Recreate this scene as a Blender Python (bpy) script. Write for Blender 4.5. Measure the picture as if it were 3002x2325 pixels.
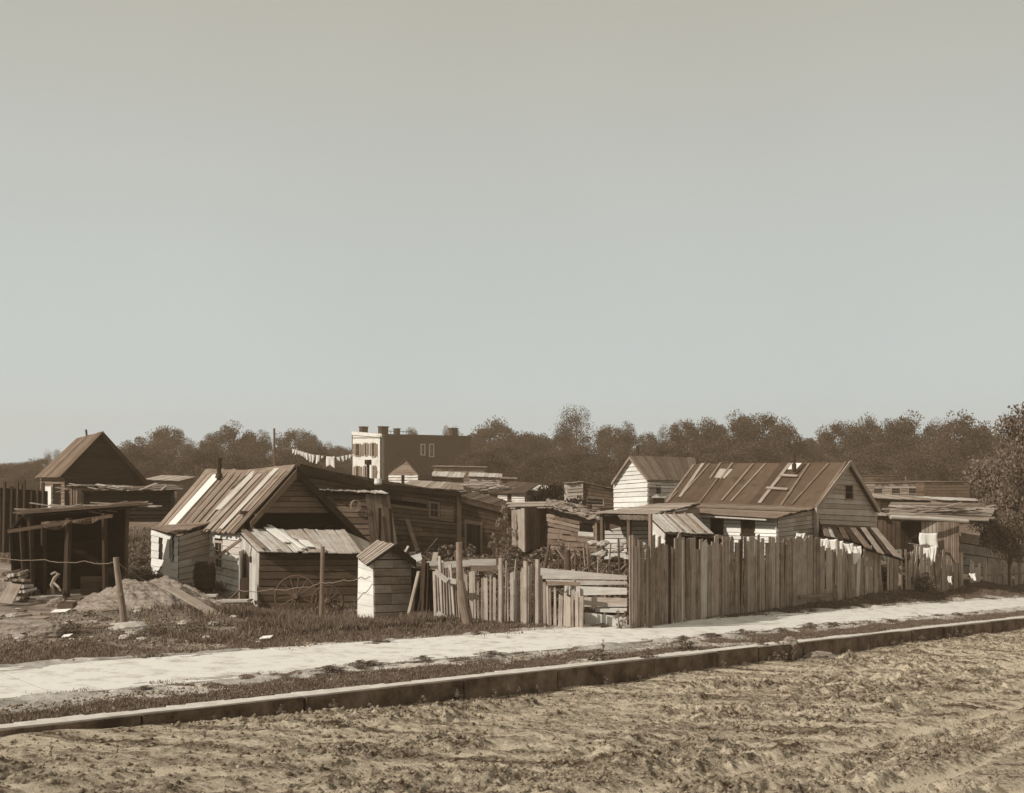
import bpy, math, random
import numpy as np
from mathutils import Vector as V3
random.seed(7)
C = bpy.context.scene.collection
for o in list(bpy.data.objects): bpy.data.objects.remove(o)

# ---------------------------------------------------------------- camera, sky, sun
F = 3000.0; CX = 1501.0; HY = 1390.0; ZC = 4.0          # photo is 3002 x 2325
sc = bpy.context.scene
cd = bpy.data.cameras.new('camera'); cam = bpy.data.objects.new('camera', cd); C.objects.link(cam)
cam.location = (0, 0, ZC); cam.rotation_euler = (math.radians(90), 0, 0)
cd.sensor_fit = 'HORIZONTAL'; cd.sensor_width = 36; cd.lens = 36*F/3002
cd.shift_y = (HY-1162.5)/3002; cd.clip_start = .1; cd.clip_end = 4000
sc.camera = cam
SUN_EL = math.radians(34); SUN_D = V3((-.84, -.54, 0)).normalized()
wd = bpy.data.worlds.new('World'); sc.world = wd; wd.use_nodes = True
nt = wd.node_tree; nt.nodes.clear()
def N(nt, t, **k):
    n = nt.nodes.new(t)
    for a, b in k.items(): setattr(n, a, b)
    return n
sky = N(nt, 'ShaderNodeTexSky', sky_type='NISHITA'); sky.sun_disc = False; sky.sun_elevation = SUN_EL
sky.sun_rotation = math.atan2(SUN_D.x, SUN_D.y); sky.dust_density = 3
bw = N(nt, 'ShaderNodeRGBToBW'); nt.links.new(sky.outputs[0], bw.inputs[0])
tc = N(nt, 'ShaderNodeTexCoord'); sp = N(nt, 'ShaderNodeSeparateXYZ'); nt.links.new(tc.outputs['Generated'], sp.inputs[0])
rp = N(nt, 'ShaderNodeValToRGB'); nt.links.new(sp.outputs[2], rp.inputs[0])
e = rp.color_ramp.elements
e[0].position = 0.0; e[0].color = (.605, .69, .70, 1)
e[1].position = .45; e[1].color = (.47, .455, .39, 1)
m_ = e.new(.13); m_.color = (.555, .61, .60, 1)
m_ = e.new(.27); m_.color = (.52, .545, .515, 1)
ml = N(nt, 'ShaderNodeVectorMath', operation='SCALE'); ml.inputs[3].default_value = 10.0
nt.links.new(rp.outputs[0], ml.inputs[0])
nz = N(nt, 'ShaderNodeTexNoise'); nz.inputs['Scale'].default_value = 3; nz.inputs['Detail'].default_value = 5
nt.links.new(tc.outputs['Generated'], nz.inputs[0])
mr = N(nt, 'ShaderNodeMapRange'); mr.inputs[3].default_value = .95; mr.inputs[4].default_value = 1.05
nt.links.new(nz.outputs[0], mr.inputs[0])
ml2 = N(nt, 'ShaderNodeVectorMath', operation='SCALE'); nt.links.new(ml.outputs[0], ml2.inputs[0]); nt.links.new(mr.outputs[0], ml2.inputs[3])
mx = N(nt, 'ShaderNodeMix', data_type='RGBA'); mx.inputs[0].default_value = .06
nt.links.new(ml2.outputs[0], mx.inputs[6]); nt.links.new(bw.outputs[0], mx.inputs[7])
bg = N(nt, 'ShaderNodeBackground'); bg.inputs[1].default_value = .105
nt.links.new(mx.outputs[2], bg.inputs[0])
ow = N(nt, 'ShaderNodeOutputWorld'); nt.links.new(bg.outputs[0], ow.inputs[0])
sl = bpy.data.lights.new('sun', 'SUN'); sl.energy = 4.3; sl.angle = math.radians(.6); sl.color = (1, .96, .89)
so = bpy.data.objects.new('sun', sl); C.objects.link(so)
sd = V3((SUN_D.x*math.cos(SUN_EL), SUN_D.y*math.cos(SUN_EL), math.sin(SUN_EL)))
so.rotation_euler = sd.to_track_quat('Z', 'Y').to_euler(); so.location = (-20, 0, 30)
sc.view_settings.view_transform = 'Standard'; sc.view_settings.look = 'None'
sc.view_settings.exposure = 0; sc.view_settings.gamma = 1

# ---------------------------------------------------------------- pixel -> place helpers
R2 = math.sqrt(.5); U = V3((R2, -R2, 0)); VV = V3((R2, R2, 0)); UP = V3((0, 0, 1))   # street grid: VV runs along the street
def P(px, py, Y): return V3(((px-CX)/F*Y, Y, ZC-(py-HY)/F*Y))
def on(px, py, A, d):            # point of the vertical plane through A along d that is seen at px, py
    k = (px-CX)/F
    L = (k*A.y-A.x)/(d.x-k*d.y)
    return P(px, py, A.y+L*d.y)
def proj(p): return CX+F*p.x/p.y, HY-F*(p.z-ZC)/p.y
def lerp(a, b, t): return a+(b-a)*t

# ---------------------------------------------------------------- materials
def sep(v, k=1.0):
    w = max(0, min(1, (v-.03)/.5)); w = w**.7
    t = V3((1, .62, .38)).lerp(V3((1, .95, .86)), w**1.3)
    l = .2126*t.x+.7152*t.y+.0722*t.z
    return (min(1, v*t.x/l), v*t.y/l, v*t.z/l, 1)
def newmat(name):
    m = bpy.data.materials.new(name); m.use_nodes = True
    b = m.node_tree.nodes['Principled BSDF']; b.inputs['Roughness'].default_value = .9
    b.inputs['Specular IOR Level'].default_value = .15
    return m, m.node_tree, b
def wood(name, lo, hi, patch=None, pamt=.45, grain=1.0, bump=.4):
    """boards: tone per board, grain along the board, weather stains; patch = (albedo) worn areas"""
    m, nt, b = newmat(name); L = nt.links.new
    uv = N(nt, 'ShaderNodeUVMap'); uv.uv_map = 'UVMap'
    mp = N(nt, 'ShaderNodeMapping'); mp.inputs['Scale'].default_value = (1.1, 17, 1); L(uv.outputs[0], mp.inputs[0])
    g = N(nt, 'ShaderNodeTexNoise'); g.inputs['Scale'].default_value = 1; g.inputs['Detail'].default_value = 6; g.inputs['Roughness'].default_value = .7
    L(mp.outputs[0], g.inputs[0])
    ge = N(nt, 'ShaderNodeNewGeometry')
    t = N(nt, 'ShaderNodeTexCoord'); s = N(nt, 'ShaderNodeTexNoise'); s.inputs['Scale'].default_value = 2.2; s.inputs['Detail'].default_value = 8; s.inputs['Roughness'].default_value = .7
    L(t.outputs['Object'], s.inputs[0])
    a1 = N(nt, 'ShaderNodeMath', operation='MULTIPLY'); a1.inputs[1].default_value = .5; L(ge.outputs['Random Per Island'], a1.inputs[0])
    a2 = N(nt, 'ShaderNodeMath', operation='MULTIPLY_ADD'); a2.inputs[1].default_value = 1.15*grain; L(g.outputs[0], a2.inputs[0]); L(a1.outputs[0], a2.inputs[2])
    a3 = N(nt, 'ShaderNodeMath', operation='MULTIPLY_ADD'); a3.inputs[1].default_value = 1.1; L(s.outputs[0], a3.inputs[0]); L(a2.outputs[0], a3.inputs[2])
    r = N(nt, 'ShaderNodeMapRange'); r.inputs[1].default_value = .98; r.inputs[2].default_value = 1.78; L(a3.outputs[0], r.inputs[0])
    c = N(nt, 'ShaderNodeMix', data_type='RGBA'); c.inputs[6].default_value = sep(lo); c.inputs[7].default_value = sep(hi); L(r.outputs[0], c.inputs[0])
    last = c.outputs[2]
    if patch is not None:
        p = N(nt, 'ShaderNodeTexNoise'); p.inputs['Scale'].default_value = 2.3; p.inputs['Detail'].default_value = 8; p.inputs['Roughness'].default_value = .75
        mp2 = N(nt, 'ShaderNodeMapping'); mp2.inputs['Scale'].default_value = (1, 3.5, 1); L(uv.outputs[0], mp2.inputs[0]); L(mp2.outputs[0], p.inputs[0])
        pr = N(nt, 'ShaderNodeMapRange'); pr.inputs[1].default_value = 1-pamt-.03; pr.inputs[2].default_value = 1-pamt+.06; L(p.outputs[0], pr.inputs[0])
        c2 = N(nt, 'ShaderNodeMix', data_type='RGBA'); c2.inputs[7].default_value = sep(patch); L(last, c2.inputs[6]); L(pr.outputs[0], c2.inputs[0]); last = c2.outputs[2]
    L(last, b.inputs['Base Color'])
    bm = N(nt, 'ShaderNodeBump'); bm.inputs['Strength'].default_value = bump; bm.inputs['Distance'].default_value = .01; L(g.outputs[0], bm.inputs['Height']); L(bm.outputs[0], b.inputs['Normal'])
    return m
def rough(name, lo, hi, scale=3, bump=.5, bd=.03, mid=.5, sharp=.25, roughv=.95):
    m, nt, b = newmat(name); L = nt.links.new; b.inputs['Roughness'].default_value = roughv
    t = N(nt, 'ShaderNodeTexCoord'); n = N(nt, 'ShaderNodeTexNoise'); n.inputs['Scale'].default_value = scale; n.inputs['Detail'].default_value = 9; n.inputs['Roughness'].default_value = .7
    L(t.outputs['Object'], n.inputs[0])
    r = N(nt, 'ShaderNodeMapRange'); r.inputs[1].default_value = mid-sharp; r.inputs[2].default_value = mid+sharp; L(n.outputs[0], r.inputs[0])
    c = N(nt, 'ShaderNodeMix', data_type='RGBA'); c.inputs[6].default_value = sep(lo); c.inputs[7].default_value = sep(hi); L(r.outputs[0], c.inputs[0]); L(c.outputs[2], b.inputs['Base Color'])
    bm = N(nt, 'ShaderNodeBump'); bm.inputs['Strength'].default_value = bump; bm.inputs['Distance'].default_value = bd; L(n.outputs[0], bm.inputs['Height']); L(bm.outputs[0], b.inputs['Normal'])
    return m
def leafm(name, lo, hi, sc_=.6):
    m, nt, b = newmat(name); L = nt.links.new
    ge = N(nt, 'ShaderNodeNewGeometry'); t = N(nt, 'ShaderNodeTexCoord'); n = N(nt, 'ShaderNodeTexNoise'); n.inputs['Scale'].default_value = sc_*3; L(t.outputs['Object'], n.inputs[0])
    a = N(nt, 'ShaderNodeMath', operation='MULTIPLY_ADD'); a.inputs[1].default_value = .6; L(ge.outputs['Random Per Island'], a.inputs[0]); L(n.outputs[0], a.inputs[2])
    r = N(nt, 'ShaderNodeMapRange'); r.inputs[1].default_value = .35; r.inputs[2].default_value = 1.15; L(a.outputs[0], r.inputs[0])
    c = N(nt, 'ShaderNodeMix', data_type='RGBA'); c.inputs[6].default_value = sep(lo); c.inputs[7].default_value = sep(hi); L(r.outputs[0], c.inputs[0]); L(c.outputs[2], b.inputs['Base Color'])
    tr = N(nt, 'ShaderNodeBsdfTranslucent'); L(c.outputs[2], tr.inputs[0]); ms = N(nt, 'ShaderNodeMixShader'); ms.inputs[0].default_value = .25
    L(b.outputs[0], ms.inputs[1]); L(tr.outputs[0], ms.inputs[2]); L(ms.outputs[0], nt.nodes['Material Output'].inputs[0])
    return m
M = dict(
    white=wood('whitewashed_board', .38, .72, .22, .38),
    whiter=wood('sunlit_bright_white', .52, .76, .34, .36),  # whitewash raised for sun-facing walls, also plain bright boards
    shade=wood('shaded_old_white', .20, .42, .12, .36),  # white boards darkened for walls turned from the sun, also old paint
    grey=wood('weathered_grey_board', .12, .36, .07, .30),
    pale=wood('sun_bleached_board', .24, .54, .12, .36),
    fence=wood('fence_board', .05, .30, .035, .36, 1.2),
    picket=wood('picket_board', .09, .36, .05, .34, 1.2),
    brown=wood('brown_clapboard', .032, .125, .02, .34),
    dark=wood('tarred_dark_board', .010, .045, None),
    darker=wood('shadowed_black_board', .006, .022, None),  # black boards with the shade of recesses and shed interiors put in
    roofb=wood('weathered_roof_board', .06, .25, .035, .34, 1.2), gablew=wood('dusky_clapboard', .055, .16, .03, .33),
    mid=wood('mid_weathered_board', .08, .22, .04, .34),
    rooft=wood('tar_paper_roof', .045, .105, .18, .30, .6),
    tin=wood('bare_tin_strip', .6, .8, .3, .33, .4),
    glass=rough('dusty_dark_glass', .012, .03, 4, .05, .01, roughv=.3),
    void=rough('gap_shade_black', .004, .010, 4, .1, .01),  # black of shaded board gaps and unlit openings, put into the colour
    iron=rough('rusty_iron', .015, .06, 8, .3, .01, roughv=.7),
    wire=rough('rusty_wire', .10, .25, 12, .1, .01, roughv=.6),
    rock=rough('schist_rock', .16, .52, 5, 1.0, .10, .5, .16),
    stone=rough('pale_stone', .22, .55, 6, .8, .05),
    cloth=rough('white_cloth', .62, .85, 5, .2, .02),
    clothd=rough('grey_cloth', .22, .4, 5, .2, .02),
    bark=rough('bark', .04, .13, 9, .8, .04),
    post=wood('log_post', .06, .24, .03, .36, 1.2, .8),
    leaf=leafm('far_foliage', .010, .12), leafw=leafm('weed_leaf', .06, .26, 2), leafn=leafm('near_tree_leaf', .035, .22, 1),
    leafd=leafm('dark_bush_leaf', .008, .035, 1),
    grassb=leafm('grass_blade', .06, .22, 1.5),
)

# ---------------------------------------------------------------- mesh building
class MB:
    def __init__(s): s.v = []; s.f = []; s.u = []; s.m = []
    def face(s, idx, uv, mi=0): s.f.append(idx); s.u.append(uv); s.m.append(mi)
    def slab(s, q, n, mi=0):
        """q: polygon corners (q0->q1 is the board's length), n: thickness vector"""
        b = len(s.v); k = len(q); s.v += [V3(p) for p in q]+[V3(p)+n for p in q]
        o = random.random()*50; a = (q[1]-q[0]); a = a.normalized() if a.length > 1e-6 else V3((1, 0, 0))
        nn = n.normalized(); c = nn.cross(a)
        uv = [((p-q[0]).dot(a)+o, (p-q[0]).dot(c)+o) for p in q]
        s.face([b+i for i in reversed(range(k))], [uv[i] for i in reversed(range(k))], mi)
        s.face([b+k+i for i in range(k)], uv, mi)
        th = n.length
        for i in range(k):
            j = (i+1) % k
            s.face([b+i, b+j, b+k+j, b+k+i], [uv[i], uv[j], (uv[j][0], uv[j][1]+th), (uv[i][0], uv[i][1]+th)], mi)
    def bar(s, p0, p1, w, h, side=None, mi=0, taper=1.0):
        """square timber of width w (across side) and height h"""
        d = (p1-p0).normalized(); sd_ = side if side is not None else (UP if abs(d.z) < .9 else U)
        a = d.cross(sd_).normalized(); b = d.cross(a).normalized()
        q = [p0-a*w/2-b*h/2, p1-a*w/2*taper-b*h/2, p1+a*w/2*taper-b*h/2, p0+a*w/2-b*h/2]
        s.slab(q, b*h, mi)
    def box(s, c, sx, sy, sz, rz=0, mi=0):
        a = V3((math.cos(rz), math.sin(rz), 0)); b = V3((-math.sin(rz), math.cos(rz), 0))
        s.slab([c-a*sx/2-b*sy/2, c+a*sx/2-b*sy/2, c+a*sx/2+b*sy/2, c-a*sx/2+b*sy/2], UP*sz, mi)
    def tube(s, pts, rad, n=10, cap=True, mi=0):
        b = len(s.v); o = random.random()*20; L = 0
        if not isinstance(rad, (list, tuple)): rad = [rad]*len(pts)
        ls = []
        for i, p in enumerate(pts):
            d = (pts[min(i+1, len(pts)-1)]-pts[max(i-1, 0)]).normalized()
            r = V3((1, 0, 0)) if abs(d.x) < .8 else V3((0, 1, 0))
            a = d.cross(r).normalized(); c = d.cross(a)
            if i: L += (p-pts[i-1]).length
            ls.append(L)
            for k in range(n):
                t = 2*math.pi*k/n; s.v.append(p+(a*math.cos(t)+c*math.sin(t))*rad[i])
        for i in range(len(pts)-1):
            for k in range(n):
                k2 = (k+1) % n
                w = .3*rad[i]
                s.face([b+i*n+k, b+i*n+k2, b+(i+1)*n+k2, b+(i+1)*n+k], [(ls[i]+o, k*w), (ls[i]+o, (k+1)*w), (ls[i+1]+o, (k+1)*w), (ls[i+1]+o, k*w)], mi)
        if cap:
            s.face([b+k for k in reversed(range(n))], [(o, k*.02) for k in range(n)], mi)
            e_ = b+(len(pts)-1)*n; s.face([e_+k for k in range(n)], [(o, k*.02) for k in range(n)], mi)
    def build(s, name, mats, parent=None, smooth=False):
        me = bpy.data.meshes.new(name)
        base = V3(parent_loc(parent)) if parent else V3((0, 0, 0))
        me.from_pydata([tuple(p-base) for p in s.v], [], s.f)
        uvl = me.uv_layers.new(name='UVMap'); uvl.data.foreach_set('uv', [c for f in s.u for uv in f for c in uv])
        for m in (mats if isinstance(mats, (list, tuple)) else [mats]): me.materials.append(M[m] if isinstance(m, str) else m)
        me.polygons.foreach_set('material_index', s.m)
        if smooth: me.polygons.foreach_set('use_smooth', [True]*len(s.f))
        me.update()
        o = bpy.data.objects.new(name, me); C.objects.link(o)
        if parent: o.parent = parent
        return o
LOC = {}
def parent_loc(o):
    x = V3((0, 0, 0))
    while o is not None: x += o.location; o = o.parent
    return x
def tag(o, label=None, cat=None, group=None, kind=None):
    if label: o['label'] = label
    if cat: o['category'] = cat
    if group: o['group'] = group
    if kind: o['kind'] = kind
    return o
def thing(name, label, cat, loc, group=None):
    o = bpy.data.objects.new(name, None); C.objects.link(o); o.location = loc; o.empty_display_size = .3
    return tag(o, label, cat, group)
def npmesh(name, v, f, mat, uv=None, parent=None, smooth=False):
    """numpy verts (n,3), faces (m,k)"""
    me = bpy.data.meshes.new(name); n, (m, k) = len(v), f.shape
    me.vertices.add(n); me.vertices.foreach_set('co', v.astype(np.float32).ravel())
    me.loops.add(m*k); me.loops.foreach_set('vertex_index', f.astype(np.int32).ravel())
    me.polygons.add(m); me.polygons.foreach_set('loop_start', np.arange(0, m*k, k, dtype=np.int32)); me.polygons.foreach_set('loop_total', np.full(m, k, dtype=np.int32))
    me.update(calc_edges=True)
    if smooth: me.polygons.foreach_set('use_smooth', [True]*m)
    me.materials.append(M[mat] if isinstance(mat, str) else mat)
    o = bpy.data.objects.new(name, me); C.objects.link(o)
    if parent: o.parent = parent
    return o

class Q:            # a wall or roof quad: bottom left, bottom right, top right, top left
    def __init__(s, bl, br, tr, tl, out=None):
        s.c = (bl, br, tr, tl)
        n = (br-bl).cross(((tl+tr)/2)-bl)
        if n.length < 1e-9: n = U.copy()
        n.normalize()
        if out is None: out = V3((0, 0, ZC))-(bl+tr)/2
        if n.dot(out) < 0: n = -n
        s.n = n
    def p(s, u, v):
        bl, br, tr, tl = s.c
        return lerp(lerp(bl, br, u), lerp(tl, tr, u), v)
    def inv(s, px, py):
        u = v = .5
        for _ in range(12):
            x, y = proj(s.p(u, v)); h = 1e-3
            xu, yu = proj(s.p(u+h, v)); xv, yv = proj(s.p(u, v+h))
            a, b, c, d = (xu-x)/h, (xv-x)/h, (yu-y)/h, (yv-y)/h; D = a*d-b*c
            if abs(D) < 1e-9: break
            ex, ey = px-x, py-y
            u += (ex*d-b*ey)/D; v += (a*ey-c*ex)/D
            u = max(-2, min(3, u)); v = max(-2, min(3, v))
        return u, v
    def rect(s, x0, y0, x1, y1):
        u0, v1 = s.inv(x0, y0); u1, v0 = s.inv(x1, y1)
        return min(u0, u1), min(v0, v1), max(u0, u1), max(v0, v1)
def rows(mb, q, n, th=.022, lap=0., gap=.012, wj=.25, holes=(), seg=0, rag=0., off=0., jit=.004, skip=0., back=None, mi=0, bmi=0, tilt=0.):
    """n boards running left-right across quad q"""
    L = max((q.c[1]-q.c[0]).length, (q.c[2]-q.c[3]).length, .01); H = max(((q.c[3]-q.c[0]).length+(q.c[2]-q.c[1]).length)/2, .01)
    w = [1+random.uniform(-wj, wj) for _ in range(n)]; t = sum(w); v = 0
    for i in range(n):
        v0 = v; v += w[i]/t; v1 = v
        if random.random() < skip: continue
        ga = gap*1.35/H
        spans = [(0-random.uniform(0, rag)/L, 1+random.uniform(0, rag)/L)] if rag >= 0 else [(random.uniform(0, -rag)/L, 1-random.uniform(0, -rag)/L)]
        for (hu0, hv0, hu1, hv1) in holes:
            if v1-ga > hv0 and v0 < hv1:
                ns = []
                for a, b in spans:
                    if hu0 > a and hu0 < b: ns.append((a, hu0))
                    if hu1 > a and hu1 < b: ns.append((hu1, b))
                    if hu1 <= a or hu0 >= b: ns.append((a, b))
                spans = ns
        for a, b in spans:
            cuts = [a]
            if seg:
                x = a+random.uniform(.4, 1.2)*seg/L
                while x < b-.3*seg/L: cuts.append(x); x += random.uniform(.6, 1.4)*seg/L
            cuts.append(b)
            for k in range(len(cuts)-1):
                o = off+random.uniform(0, jit); ua, ub = cuts[k], cuts[k+1]-(.01/L if k < len(cuts)-2 else 0)
                tl_ = random.uniform(-tilt, tilt)/H
                va, vb = v0+ga/2, v1-ga/2
                pa, pb, pc, pd = q.p(ua, va+tl_), q.p(ub, va-tl_), q.p(ub, vb-tl_), q.p(ua, vb+tl_)
                if (pd-pa).length < .002 and (pc-pb).length < .002: continue
                bo = q.n*(o+lap); to = q.n*o
                mb.slab([pa+bo, pb+bo, pc+to, pd+to], q.n*th, mi)
    if back is not None:
        mb.slab([p-q.n*back for p in q.c], -q.n*.03, bmi)
def cols(mb, q, n, **k):
    """n boards running bottom-top"""
    bl, br, tr, tl = q.c
    r = Q(bl, tl, tr, br, q.n); r.n = q.n
    k2 = dict(k)
    if 'holes' in k2: k2['holes'] = [(b, a, d, c) for (a, b, c, d) in k2['holes']]
    rows(mb, r, n, **k2)
def window(par, q, rc, fr='grey', pane='glass', bars=(1, 1), fw=.07, proud=.05, label=None):
    u0, v0, u1, v1 = rc; L = (q.p(u1, v0)-q.p(u0, v0)).length; H = (q.p(u0, v1)-q.p(u0, v0)).length
    n = q.n; mb = MB(); p = lambda a, b: q.p(u0+(u1-u0)*a, v0+(v1-v0)*b)
    fa, fb = fw/L, fw/H; base = n*.004
    mb.slab([p(-fa*.4, -fb)+base, p(1+fa*.4, -fb)+base, p(1+fa*.4, 0)+base, p(-fa*.4, 0)+base], n*(proud+.03))
    mb.slab([p(-fa*.3, 1)+base, p(1+fa*.3, 1)+base, p(1+fa*.3, 1+fb)+base, p(-fa*.3, 1+fb)+base], n*proud)
    mb.slab([p(-fa*.3, 0)+base, p(-fa*.3, 1)+base, p(fa*.7, 1)+base, p(fa*.7, 0)+base], n*(proud-.006))
    mb.slab([p(1-fa*.7, 0)+base, p(1-fa*.7, 1)+base, p(1+fa*.3, 1)+base, p(1+fa*.3, 0)+base], n*(proud-.006))
    for i in range(bars[0]):
        a = (i+1)/(bars[0]+1); mb.slab([p(a-.012/L, 0)+base, p(a-.012/L, 1)+base, p(a+.012/L, 1)+base, p(a+.012/L, 0)+base], n*.02)
    for i in range(bars[1]):
        a = (i+1)/(bars[1]+1); mb.slab([p(0, a-.015/H)+base, p(1, a-.015/H)+base, p(1, a+.015/H)+base, p(0, a+.015/H)+base], n*.024)
    f = mb.build('window', fr, par)
    if label: f['label'] = label
    g = MB(); g.slab([p(0, 0)-n*.004, p(1, 0)-n*.004, p(1, 1)-n*.004, p(0, 1)-n*.004], n*.012)
    g.build('pane', pane, f)
    return f
def pipe(par, p0, h, r=.07, cap=True, lean=(0, 0)):
    mb = MB(); top = p0+V3((lean[0], lean[1], h))
    mb.tube([p0-UP*.12, p0+(top-p0)*.5, top], [r, r*.97, r*1.0], 12)
    if cap: mb.tube([top-UP*.02, top+UP*.06], [r*1.35, r*1.35], 12)
    mb.tube([p0-UP*.05, p0+UP*.1], [r*1.7, r*1.3], 12)
    return mb.build('stovepipe', 'iron', par)
def plank(name, label, cat, p0, p1, w, th, mat='grey', group=None, side=None):
    mb = MB(); mb.bar(p0, p1, w, th, side); o = mb.build(name, mat)
    c = (p0+p1)/2; me = o.data
    for v in me.vertices: v.co -= c
    o.location = c
    return tag(o, label, cat, group)
def recenter(o):
    n = len(o.data.vertices); a = np.empty(n*3, dtype=np.float32); o.data.vertices.foreach_get('co', a); a = a.reshape(-1, 3)
    c = (a.min(0)+a.max(0))/2; c[2] = a[:, 2].min(); a -= c; o.data.vertices.foreach_set('co', a.ravel()); o.location = [float(x)+y for x, y in zip(c, o.location)]
    return o

# ---------------------------------------------------------------- numpy noise and terrain
rng = np.random.default_rng(3)
TAB = rng.random((256, 256))
def vn(x, y):
    xi = np.floor(x).astype(int); yi = np.floor(y).astype(int); fx = x-xi; fy = y-yi
    fx = fx*fx*(3-2*fx); fy = fy*fy*(3-2*fy)
    a = TAB[xi & 255, yi & 255]; b = TAB[(xi+1) & 255, yi & 255]; c = TAB[xi & 255, (yi+1) & 255]; d = TAB[(xi+1) & 255, (yi+1) & 255]
    return (a*(1-fx)+b*fx)*(1-fy)+(c*(1-fx)+d*fx)*fy
def fbm(x, y, o=4, g=.5):
    s = 0; a = 1; t = 0
    for i in range(o): s = s+a*vn(x*2**i+17.3*i, y*2**i+9.1*i); t += a; a *= g
    return s/t
def sst(a, b, x): t = np.clip((x-a)/(b-a), 0, 1); return t*t*(3-2*t)
def street(t): return 1.52-.0608*np.clip(t, -30, 62)
def kh(t): return .04+.26*sst(2.5, 13, t)
CP = np.array([(-12, 27.4, .78), (-8, 23, .9), (-9.5, 32, .62), (-7, 29.5, .34), (-3.6, 26, .34), (-6, 28, .2), (-1.7, 25, .5), (1.7, 23.7, .42), (2.7, 24, .35), (5, 27.4, .03),
    (7, 29.9, 0), (9.1, 32.6, -.03), (11.1, 35, -.17), (18, 42.7, -.81), (24.7, 49.9, -1.34), (-2, 35, .35), (-1, 42, .55), (5, 38, .35), (8, 45, .1), (12, 45, -.2), (-15, 45, .6),
    (0, 60, .5), (20, 60, -.9), (35, 70, -1.3), (-20, 80, .6), (10, 90, .3), (40, 100, -.9), (0, 150, .5), (-60, 150, .5), (80, 150, -1), (-5, 21.5, .66), (-9, 19.5, 1.0), (-16, 22, 1.3)])
def lotz(x, y):
    w = 0; s = 0
    for a, b, z in CP:
        d = 1/(((x-a)**2+(y-b)**2)+.8)**1.5; w = w+d; s = s+d*z
    return s/w
def gz(x, y, rg=True):
    x = np.asarray(x, float); y = np.asarray(y, float)
    t = (x+y)*R2; s = (y-x)*R2
    st = street(t); b = sst(15.6, 17.6, s)
    z = st*(1-b)+lotz(x, y)*b
    if rg: z = z+(fbm(t*1.1, s*1.1)-.5)*.12*sst(15.6, 17, s)+(fbm(t*5, s*5)-.5)*.035*sst(11.5, 11.9, s)*(1-.8*((s > 13.1) & (s < 15.8)))
    return np.where(s < 11.4, st-kh(t)-.02, z)
def G(x, y): return float(gz(x, y))
def GP(px, Y): x = (px-CX)/F*Y; return V3((x, Y, G(x, Y)))
def groundpt(px, py):      # where the ray through px,py first meets the ground
    Y = 8.0; k = (px-CX)/F; m = (py-HY)/F
    ys = np.arange(8, 120, .05); zz = gz(ys*k, ys); ray = ZC-m*ys
    i = int(np.argmax(zz >= ray)) if (zz >= ray).any() else len(ys)-1
    return V3((ys[i]*k, ys[i], float(zz[i])))
def pxy(x, y): return CX+F*x/y
def grassmask(t, s):
    x = (t-s)*R2; y = (t+s)*R2; px = CX+F*x/np.maximum(y, 1)
    n = fbm(t*.9+3, s*1.6, 4, .6); n2 = fbm(t*3+30, s*5, 3, .6)
    ve = 12.62+(n-.5)*1.3+(n2-.5)*.5
    verge = sst(11.6, 11.85, s)*(1-sst(ve-.12, ve+.12, s))*sst(.36, .45, fbm(t*.5+70, s*1.2, 3, .6)+.25*(n2-.5)+.04)
    verge = np.maximum(verge, sst(12.9, 13.0, s)*(1-sst(13.3, 13.5, s))*sst(.62, .68, n2))
    edge = 15.85+(n-.5)*2.2+(n2-.5)*1.0+.3*sst(4, 9, 14-t)
    edge = edge-.1*sst(19, 23, t)
    lot = sst(edge-.3, edge+.8, s)
    bare = sst(.50, .60, fbm(t*.45+9, s*.6+4, 4, .6)+.12*(n2-.5))
    bare = bare*(1-sst(19, 26, t)*.4)
    leftdirt = sst(18.0, 19.5, s)*(1-sst(10.5, 12.5, t))
    lot = lot*(1-.8*bare*sst(16, 17, s))*(1-.65*leftdirt)
    return np.clip(np.maximum(verge, lot), 0, 1)
def dustmask(t, s):
    n = fbm(t*.8+60, s*1.2, 3, .6)
    return np.clip(sst(11.4, 11.6, s)*(1-sst(15.9, 17.0, s)*(1-.45*sst(.5, .66, n))), .12, 1)
def axis(parts):
    out = []
    for a, b, st in parts:
        n = max(1, int(round((b-a)/st))); out += list(np.linspace(a, b, n, endpoint=False))
    return np.array(out)
def grow(a, step, g, lim):
    out = []; x = a
    while x < lim: out.append(x); x += step; step *= g
    out.append(lim); return np.array(out)
def gridmesh(name, ta, sa, zf, mat, attr=None):
    T, S = np.meshgrid(ta, sa, indexing='ij'); X = (T-S)*R2; Y = (T+S)*R2; Z = zf(T, S, X, Y)
    v = np.stack([X, Y, Z], -1).reshape(-1, 3); nt_, ns = len(ta), len(sa)
    i = np.arange(nt_-1)[:, None]*ns+np.arange(ns-1)[None, :]; i = i.ravel()
    f = np.stack([i, i+ns, i+ns+1, i+1], -1)[:, ::-1]
    f = f[:, ::-1]
    # make normals point up
    a, b, c = v[f[0, 0]], v[f[0, 1]], v[f[0, 2]]
    if np.cross(b-a, c-a)[2] < 0: f = f[:, ::-1]
    o = npmesh(name, v, f, mat, smooth=True)
    if attr is not None:
        at = o.data.attributes.new('grass', 'FLOAT', 'POINT'); at.data.foreach_set('value', attr(T, S).astype(np.float32).ravel())
        at = o.data.attributes.new('dust', 'FLOAT', 'POINT'); at.data.foreach_set('value', dustmask(T, S).astype(np.float32).ravel())
    return tag(o, kind='structure')

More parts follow.
